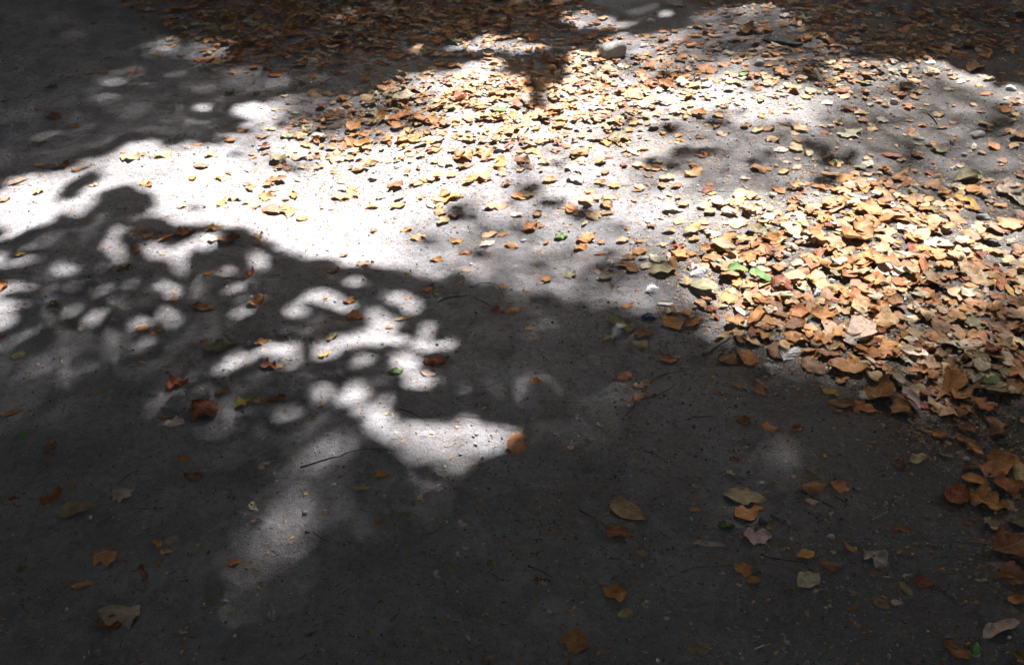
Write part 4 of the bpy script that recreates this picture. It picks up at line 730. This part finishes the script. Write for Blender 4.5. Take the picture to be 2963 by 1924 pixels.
for q, (p, th, c, txt) in enumerate(TWIGS):
    a = list(map(float, txt.split())); pts = np.array([ground_of(*panel(p, a[k], a[k + 1])) for k in range(0, len(a), 2)])
    fine = []                                                   # resample and roughen the line
    for k in range(len(pts) - 1):
        m = max(2, int(np.linalg.norm(pts[k + 1] - pts[k]) / .018))
        for s in range(m): fine.append(pts[k] + (pts[k + 1] - pts[k]) * s / m)
    fine.append(pts[-1]); fine = np.array(fine)
    fine[1:-1] = (fine[:-2] + 2 * fine[1:-1] + fine[2:]) / 4 + r.normal(0, .0018, (len(fine) - 2, 2))
    R = th * .00062 * np.linspace(1.15, .5, len(fine)) * r.uniform(.75, 1.3, len(fine))
    Z = height(fine[:, 0], fine[:, 1]) + R * .8 + .001
    if q == 0: Z += .012 * np.sin(np.linspace(0, math.pi, len(fine)))
    ctr = np.array([fine[:, 0].mean(), fine[:, 1].mean(), Z.mean()])
    V3 = np.column_stack([fine, Z]) - ctr
    o = mesh_obj('twig' if c in 'dtr' else 'stick', *tube(V3, R, 7), TW[c][0]); o.location = ctr
    tag(o, None, 'twig' if c in 'dtr' else 'stick', 'twigs on the ground')
    lab = {0: 'hooked dark twig at the edge of the big leaf shadow', 3: 'long forked twig, dark, running up towards the right drift', 15: 'thick grey stick at the left end of the right drift', 31: 'long reddish twig across the dark lower right ground'}
    if (p, c, txt[:8]) == (5, 'd', '895 475 '): o['label'] = lab[0]
    elif txt.startswith('1960 1370'): o['label'] = lab[3]
    elif txt.startswith('140 915'): o['label'] = lab[15]
    elif txt.startswith('0 885'): o['label'] = lab[31]
    else:
        g = photo_of(ctr[0], ctr[1]); ln = np.linalg.norm(fine[-1] - fine[0])
        place_label(o, ('short ' if ln < .07 and 'short' not in TW[c][1] else '') + TW[c][1], float(g[0]), float(g[1]))
    if txt.startswith('1960 1370'):                             # the fork
        b0 = V3[len(V3) // 3]
        mesh_obj('side_twig', *tube([b0, b0 + np.array((.05, .012, .002)), b0 + np.array((.095, .045, .004))], (.0016, .0013, .0008), 6), TW[c][0], o)

ST = {'l': (plain('pale_stone', (.34, .33, .31), (.56, .55, .52), 45, .75), 'pale pebble'), 'g': (plain('grey_stone', (.17, .165, .16), (.33, .32, .31), 45, .8), 'grey pebble'), 'd': (plain('dark_stone', (.06, .06, .065), (.14, .14, .14), 45, .7), 'dark stone'),
      'b': (plain('bluish_stone', (.26, .32, .38), (.45, .52, .58), 45, .6), 'bluish pebble'), 'n': (plain('nut_shell', (.22, .13, .06), (.42, .29, .16), 60, .55), 'small round nut')}
def ico(sub):
    import bmesh
    bm = bmesh.new(); bmesh.ops.create_icosphere(bm, subdivisions=sub, radius=1.)
    v = np.array([tuple(q.co) for q in bm.verts]); f = np.array([[w.index for w in q.verts] for q in bm.faces]); bm.free(); return v, f
IV, IF = ico(3)
def stone_shape(r, rough=.16):
    v = IV.copy(); k = np.zeros(len(v))
    for _ in range(7):
        d = r.normal(0, 1, 3); k += rough / 2.2 * np.sin(v @ d * r.uniform(1.0, 2.2) + r.uniform(0, 6))
    v = v * (1 + k)[:, None]
    for _ in range(4):                                          # worn flats
        d = r.normal(0, 1, 3); d /= np.linalg.norm(d); e = v @ d; lim = r.uniform(.72, .92); v = v - np.outer(np.clip(e - lim, 0, None) * .8, d)
    return v
for p, x, y, a, b, c in PEBBLES:
    gx_, gy_ = ground_of(*panel(p, x, y + b * .5)); g2, _ = ground_of(*panel(p, x + a, y + b * .5)); rx_ = (g2 - gx_) * .82
    dz = (b / a) * rx_ * 1.0
    v = stone_shape(r, .10 if c == 'n' else .2) * np.array([rx_, rx_ * r.uniform(.7, .95), np.clip(dz, rx_ * .45, rx_ * 1.1)])[None]
    o = mesh_obj('nut' if c == 'n' else 'pebble', v, IF, ST[c][0]); o.location = (gx_, gy_, float(height(gx_, gy_)) + np.clip(dz, rx_ * .45, rx_ * 1.1) * .3); o.rotation_euler = (r.normal(0, .15), r.normal(0, .15), r.uniform(-.4, .4))
    tag(o, None, 'nut' if c == 'n' else 'pebble', 'nuts on the ground' if c == 'n' else 'pebbles on the ground')
    if (p, x) == (6, 1725): o['label'] = 'round grey pebble nested in the lower right drift'
    else: place_label(o, ('small ' if rx_ < .012 and c != 'n' else '') + ST[c][1], *panel(p, x, y))

# the grey rock in the far drift
gx_, gy_ = ground_of(*panel(2, 1880, 375)); v = stone_shape(np.random.default_rng(5), .3); v[:, 0] += .25 * v[:, 2]
o = mesh_obj('rock', v * np.array([.080, .06, .055])[None], IF, plain('rock_face', (.20, .20, .195), (.42, .42, .40), 30, .85, .004)); o.location = (gx_, gy_, float(height(gx_, gy_)) + .028); o.rotation_euler = (.1, -.25, .3)
tag(o, 'large grey rock, pale on top, half buried in the far leaf drift', 'rock')
gx_, gy_ = ground_of(*panel(3, 700, 330)); v = stone_shape(np.random.default_rng(9), .22)
o = mesh_obj('rock', v * np.array([.09, .05, .014])[None], IF, ST['d'][0]); o.location = (gx_, gy_, float(height(gx_, gy_)) + .006); o.rotation_euler = (0, .06, -.25)  # low shadowed bump; its shade is put into the dark stone colour
tag(o, 'long low bump at the upper right, its shade put into dark colour', 'rock')

# feathers and scraps
m_white, nt, out = nodes('white_down')
dn = nd(nt, 'ShaderNodeTexNoise', {'Vector': nd(nt, 'ShaderNodeNewGeometry').outputs['Position'], 'Scale': 400.}).outputs[0]
dd = nd(nt, 'ShaderNodeBsdfDiffuse', {'Color': ramp(nt, dn, [(.3, (.66, .68, .70)), (.7, (.84, .85, .86))])}); dt = nd(nt, 'ShaderNodeBsdfTranslucent', {'Color': (.8, .82, .84, 1)})
ms = nd(nt, 'ShaderNodeMixShader', {0: .3, 1: dd.outputs[0], 2: dt.outputs[0]}); nt.links.new(ms.outputs[0], out.inputs[0])
def feather(p, x0, y0, x1, y1, wide, label, mat=m_white, seed=1, up=.008):
    r = np.random.default_rng(seed); A = np.array(ground_of(*panel(p, x0, y0))); B = np.array(ground_of(*panel(p, x1, y1))); d = B - A; L_ = np.linalg.norm(d); d /= L_; nrm = np.array([-d[1], d[0]])
    ctr = np.array([A[0], A[1], float(height(*A))]); nb = 44
    quill = [np.array([*(d * L_ * t + nrm * .1 * L_ * math.sin(t * 2.4)), .003 + up * math.sin(t * 2.6)]) for t in np.linspace(0, 1, 9)]
    o = mesh_obj('feather', *tube(quill, np.linspace(.0011, .0004, 9), 5), mat); o.location = ctr
    VV, FF = [], []
    for s in (-1, 1):
        for k in range(nb):                                     # barbs, each a thin curved blade
            t = .12 + .86 * k / (nb - 1); b0 = np.array([*(d * L_ * t + nrm * .1 * L_ * math.sin(t * 2.4)), .003 + up * math.sin(t * 2.6)])
            w = wide * L_ * math.sin(math.pi * min(1, t * .82 + .12)) ** .7 * r.uniform(.75, 1.15); th = r.uniform(.3, .75)
            dirv = np.array([*(nrm * s * math.cos(th) + d * math.sin(th)), r.uniform(-.05, .5)]); side_ = np.array([d[0], d[1], 0]) * L_ / nb * .9
            q = len(VV)
            for f in (0, .35, .7, 1.):
                c = b0 + dirv * w * f + np.array([d[0], d[1], 0]) * w * .25 * f * f - np.array([0, 0, .25 * w * f * f]); c[2] = max(c[2], .0012)
                VV += [c - side_ * (1 - .75 * f), c + side_ * (1 - .75 * f)]
            FF += [(q + 2 * e, q + 2 * e + 2, q + 2 * e + 3, q + 2 * e + 1) for e in range(3)]
    mesh_obj('vane', np.array(VV), np.array(FF), mat, o)
    tag(o, label, 'feather', 'feathers among the leaves'); return o
feather(6, 700, 985, 760, 895, .45, 'big white feather, fluffy, at the lower left side of the right drift', seed=1, up=.010)
feather(6, 622, 1078, 630, 1005, .5, 'small white feather below the big white feather at the drift edge', seed=2, up=.01)
feather(6, 50, 400, 130, 345, .5, 'crumpled white feather at the upper left corner of the right drift', seed=3, up=.010)
feather(6, 915, 535, 950, 512, .4, 'white downy feather in the middle of the right drift', seed=4, up=.012)
feather(5, 2115, 498, 2195, 478, .5, 'white downy feather above the white paper strip', seed=5, up=.012)
feather(5, 1880, 828, 1978, 740, .22, 'long bluish white feather standing among olive leaves in shade', seed=6, up=.02)
def scrap(p, x, y, lx, ly, rot, mat, name, label, cat, seed):
    r = np.random.default_rng(seed); gx_, gy_ = ground_of(*panel(p, x, y)); s = 7
    u, w = np.meshgrid(np.linspace(-.5, .5, s), np.linspace(-.5, .5, s), indexing='ij')
    z = .0025 + .12 * min(lx, ly) * (np.sin(u * 5 + r.uniform(0, 6)) + np.cos(w * 6 + r.uniform(0, 6)) + 1.2)
    X_ = u * lx * (1 + .12 * np.sin(w * 7 + 1)); Y_ = w * ly * (1 + .15 * np.sin(u * 6))
    i_ = np.arange(s * s).reshape(s, s); F_ = np.stack([i_[:-1, :-1], i_[1:, :-1], i_[1:, 1:], i_[:-1, 1:]], -1).reshape(-1, 4)
    o = mesh_obj(name, np.stack([X_, Y_, z], -1).reshape(-1, 3), F_, mat); o.location = (gx_, gy_, float(height(gx_, gy_)) + .002); o.rotation_euler = (0, 0, rot)
    md = o.modifiers.new('thickness', 'SOLIDIFY'); md.thickness = .0006
    tag(o, label, cat)
m_paper = plain('white_paper', (.74, .74, .72), (.84, .84, .82), 200, .8, .0004); m_blue = plain('blue_plastic', (.012, .02, .075), (.03, .045, .14), 150, .45, .002)
scrap(5, 2252, 578, .043, .011, .02, m_paper, 'paper_strip', 'white paper strip lying flat at the left end of the right drift', 'paper', 1)
scrap(5, 2140, 676, .038, .026, .3, m_blue, 'plastic_scrap', 'dark blue crumpled scrap in shade below the white paper strip', 'litter', 2)
m_sprout = plain('sprout_green', (.10, .28, .04), (.2, .42, .08), 80, .5, .001)
for p, x, y, lab in ((9, 2022, 1500, 'bright green bud at the bottom edge near the lower right corner'), (3, 1060, 1165, 'small green sprout at the end of the pale stick')):
    gx_, gy_ = ground_of(*panel(p, x, y)); o = mesh_obj('sprout', *tube([(0, 0, -.004), (.002, .003, .008), (.004, .010, .017), (.005, .016, .022)], (.003, .006, .0055, .001), 9), m_sprout)
    o.location = (gx_, gy_, float(height(gx_, gy_))); tag(o, lab, 'sprout')

# two-winged seeds
for p, txt in SEED_WINGS.items():
    for t in txt.split('|'):
        x0, y0, x1, y1 = map(float, t.split()); A = np.array(ground_of(*panel(p, x0, y0))); B = np.array(ground_of(*panel(p, x1, y1))); d = B - A; L_ = float(np.linalg.norm(d)); L_ = min(max(L_, .016), .045); an = math.atan2(d[1], d[0]); M_ = (A + B) / 2
        root = empty('seed_wing', (M_[0], M_[1], float(height(*M_)) + .0035)); tag(root, None, 'seed wing', 'pale winged seeds on the ground')
        tc = np.array([[*(np.array(TINT['k' if r.uniform() < .55 else 'p']) * r.uniform(.9, 1.4)), r.uniform()]])
        for s in (-1, 1):
            v = leaf_shapes(np.array([L_ * .72]), np.array([L_ * .40]), ['ov'], np.array([.4]), r)[0]
            v[:, 0] += L_ * .3; ca, sa = math.cos(an + s * .75), math.sin(an + s * .75); v[:, 0], v[:, 1] = v[:, 0] * ca - v[:, 1] * sa - math.cos(an) * L_ * .3, v[:, 0] * sa + v[:, 1] * ca - math.sin(an) * L_ * .3
            v[:, 2] -= v[:, 2].min() + .002
            mesh_obj('wing', v, LF, m_leaf, root, tint=np.repeat(tc, NU * NV, 0), uv=LUV)
        g = photo_of(M_[0], M_[1]); place_label(root, 'pale two winged seed', float(g[0]), float(g[1]))

# grit, chips and shredded plant matter: more than anyone could count
m_grit, nt, out = nodes('grit')
at = nd(nt, 'ShaderNodeAttribute', attribute_name='tint').outputs['Color']
pr = nd(nt, 'ShaderNodeBsdfPrincipled', {'Base Color': at, 'Roughness': .8, 'Specular IOR Level': .25}); nt.links.new(pr.outputs[0], out.inputs[0])
OV, OF = ico(1)
def scatter(n, bias, seed):
    r = np.random.default_rng(seed); px_ = r.uniform(-120, 3083, n); py_ = r.uniform(-240, 2000, n)
    x, y = ground_of(px_, py_); rx_ = .42 * x + .5 * np.sin(x * 2.1 + 1.7 * np.sin(y * 1.3)) * .5 - .04 * (y - 3)
    w = np.clip((y / 4.2) ** 1.2, .25, 1.6) * (1 + bias * np.clip(rx_ * 2 - .2, 0, 1)); keep = r.uniform(0, 1, n) * 2.0 < w
    return x[keep], y[keep], r
x, y, r2 = scatter(42000, 3.0, 31); n = len(x)
sz = np.clip(r2.lognormal(math.log(.0018), .50, n), .0008, .0055)
vv = OV[None] * (1 + r2.normal(0, .16, (n, len(OV), 1))) * (sz[:, None] * r2.uniform(.6, 1.25, (n, 3)))[:, None, :]
a = r2.uniform(0, 6.28, n)[:, None]; vx = vv[:, :, 0] * np.cos(a) - vv[:, :, 1] * np.sin(a); vy = vv[:, :, 0] * np.sin(a) + vv[:, :, 1] * np.cos(a)
vv = np.stack([vx + x[:, None], vy + y[:, None], vv[:, :, 2] + (height(x, y) + sz * .35)[:, None]], -1)
g = r2.uniform(.10, .34, n) ** 1.0; g[r2.uniform(0, 1, n) > .93] = .5
tc = np.stack([g * r2.uniform(.98, 1.08, n), g, g * r2.uniform(.92, 1.06, n), np.ones(n)], 1)
tag(mesh_obj('gravel', vv.reshape(-1, 3), (OF[None] + (np.arange(n) * len(OV))[:, None, None]).reshape(-1, 3), m_grit, tint=np.repeat(tc, len(OV), 0)), 'fine grey gravel and grit loose on the trodden earth', 'gravel', kind='stuff')
def slivers(n0, seed, lmin, lmax, wmin, wmax, cols, name, label, cat, bias=.6, drift=0):
    x, y, r2 = scatter(n0, bias, seed)
    if drift:                                                # crumbs gather in and round the drifts
        ax_, ay_ = ground_of(r2.uniform(0, 2963, drift), r2.uniform(-100, 1924, drift)); a_, b_ = photo_of(ax_, ay_)
        k_ = r2.uniform(0, 420, drift) < dmw[np.clip(b_ / MQ, 0, MH - 1).astype(int), np.clip(a_ / MQ, 0, MW - 1).astype(int)]
        x = np.concatenate([x, ax_[k_]]); y = np.concatenate([y, ay_[k_]])
    n = len(x)
    ln = r2.uniform(0, 1, n) ** 1.8 * (lmax - lmin) + lmin; wd = r2.uniform(wmin, wmax, n); a = np.where(r2.uniform(0, 1, n) < .5, r2.normal(.1, .5, n), r2.uniform(0, 6.28, n)); bend = r2.normal(0, .12, n)
    P = np.zeros((n, 8, 3))
    for k, (u, w, z) in enumerate(((-.5, -.4, 0), (-.15, -.5, .6), (.2, -.5, .6), (.5, -.3, 0), (.5, .3, 0), (.2, .5, .8), (-.15, .5, .8), (-.5, .4, 0))):
        bx = u * ln; by = w * wd + bend * ln * (u * u * 4 - .5); P[:, k, 0] = bx * np.cos(a) - by * np.sin(a) + x; P[:, k, 1] = bx * np.sin(a) + by * np.cos(a) + y; P[:, k, 2] = height(x, y) + .0012 + z * (.0012 + ln * .05) + w * r2.normal(0, .25, n) * wd
    ci = r2.integers(0, len(cols), n); tc = np.array(cols)[ci] * r2.uniform(.7, 1.3, (n, 1)); tc = np.concatenate([tc, np.ones((n, 1))], 1)
    q = np.array([(0, 1, 6, 7), (1, 2, 5, 6), (2, 3, 4, 5)])
    tag(mesh_obj(name, P.reshape(-1, 3), (q[None] + (np.arange(n) * 8)[:, None, None]).reshape(-1, 4), m_grit, tint=np.repeat(tc, 8, 0)), label, cat, kind='stuff')
dmw = _blur(dm, 14)
slivers(20000, 41, .004, .022,   .0006, .0019, [(.06, .045, .035), (.09, .06, .04), (.14, .085, .045), (.05, .045, .04)], 'plant_debris', 'dark shredded stalks and rootlets scattered over the earth', 'plant debris', drift=14000)
slivers(11000, 42, .004, .013, .003, .008, [(.24, .13, .06), (.34, .22, .11), (.18, .10, .05), (.30, .26, .17), (.42, .24, .09)], 'leaf_fragments', 'crumbs of dry brown leaf scattered over the earth', 'leaf crumbs', drift=46000)
slivers(4200, 43, .003, .012, .0009, .0020, [(.66, .63, .57), (.76, .74, .70), (.52, .46, .36)], 'wood_chips', 'pale splinters and straw bits scattered over the earth', 'wood chips')

for (wd, k, m), lst in book.items():
    lst.sort(key=lambda t: (t[0], t[1]))
    for q, (_, _, o) in enumerate(lst):
        o['label'] = ('' if len(lst) == 1 else (ORD[q] if q < 12 else 'farther') + ' ') + wd + ' ' + DIRS[k] + ' the ' + MARKS[m][0]
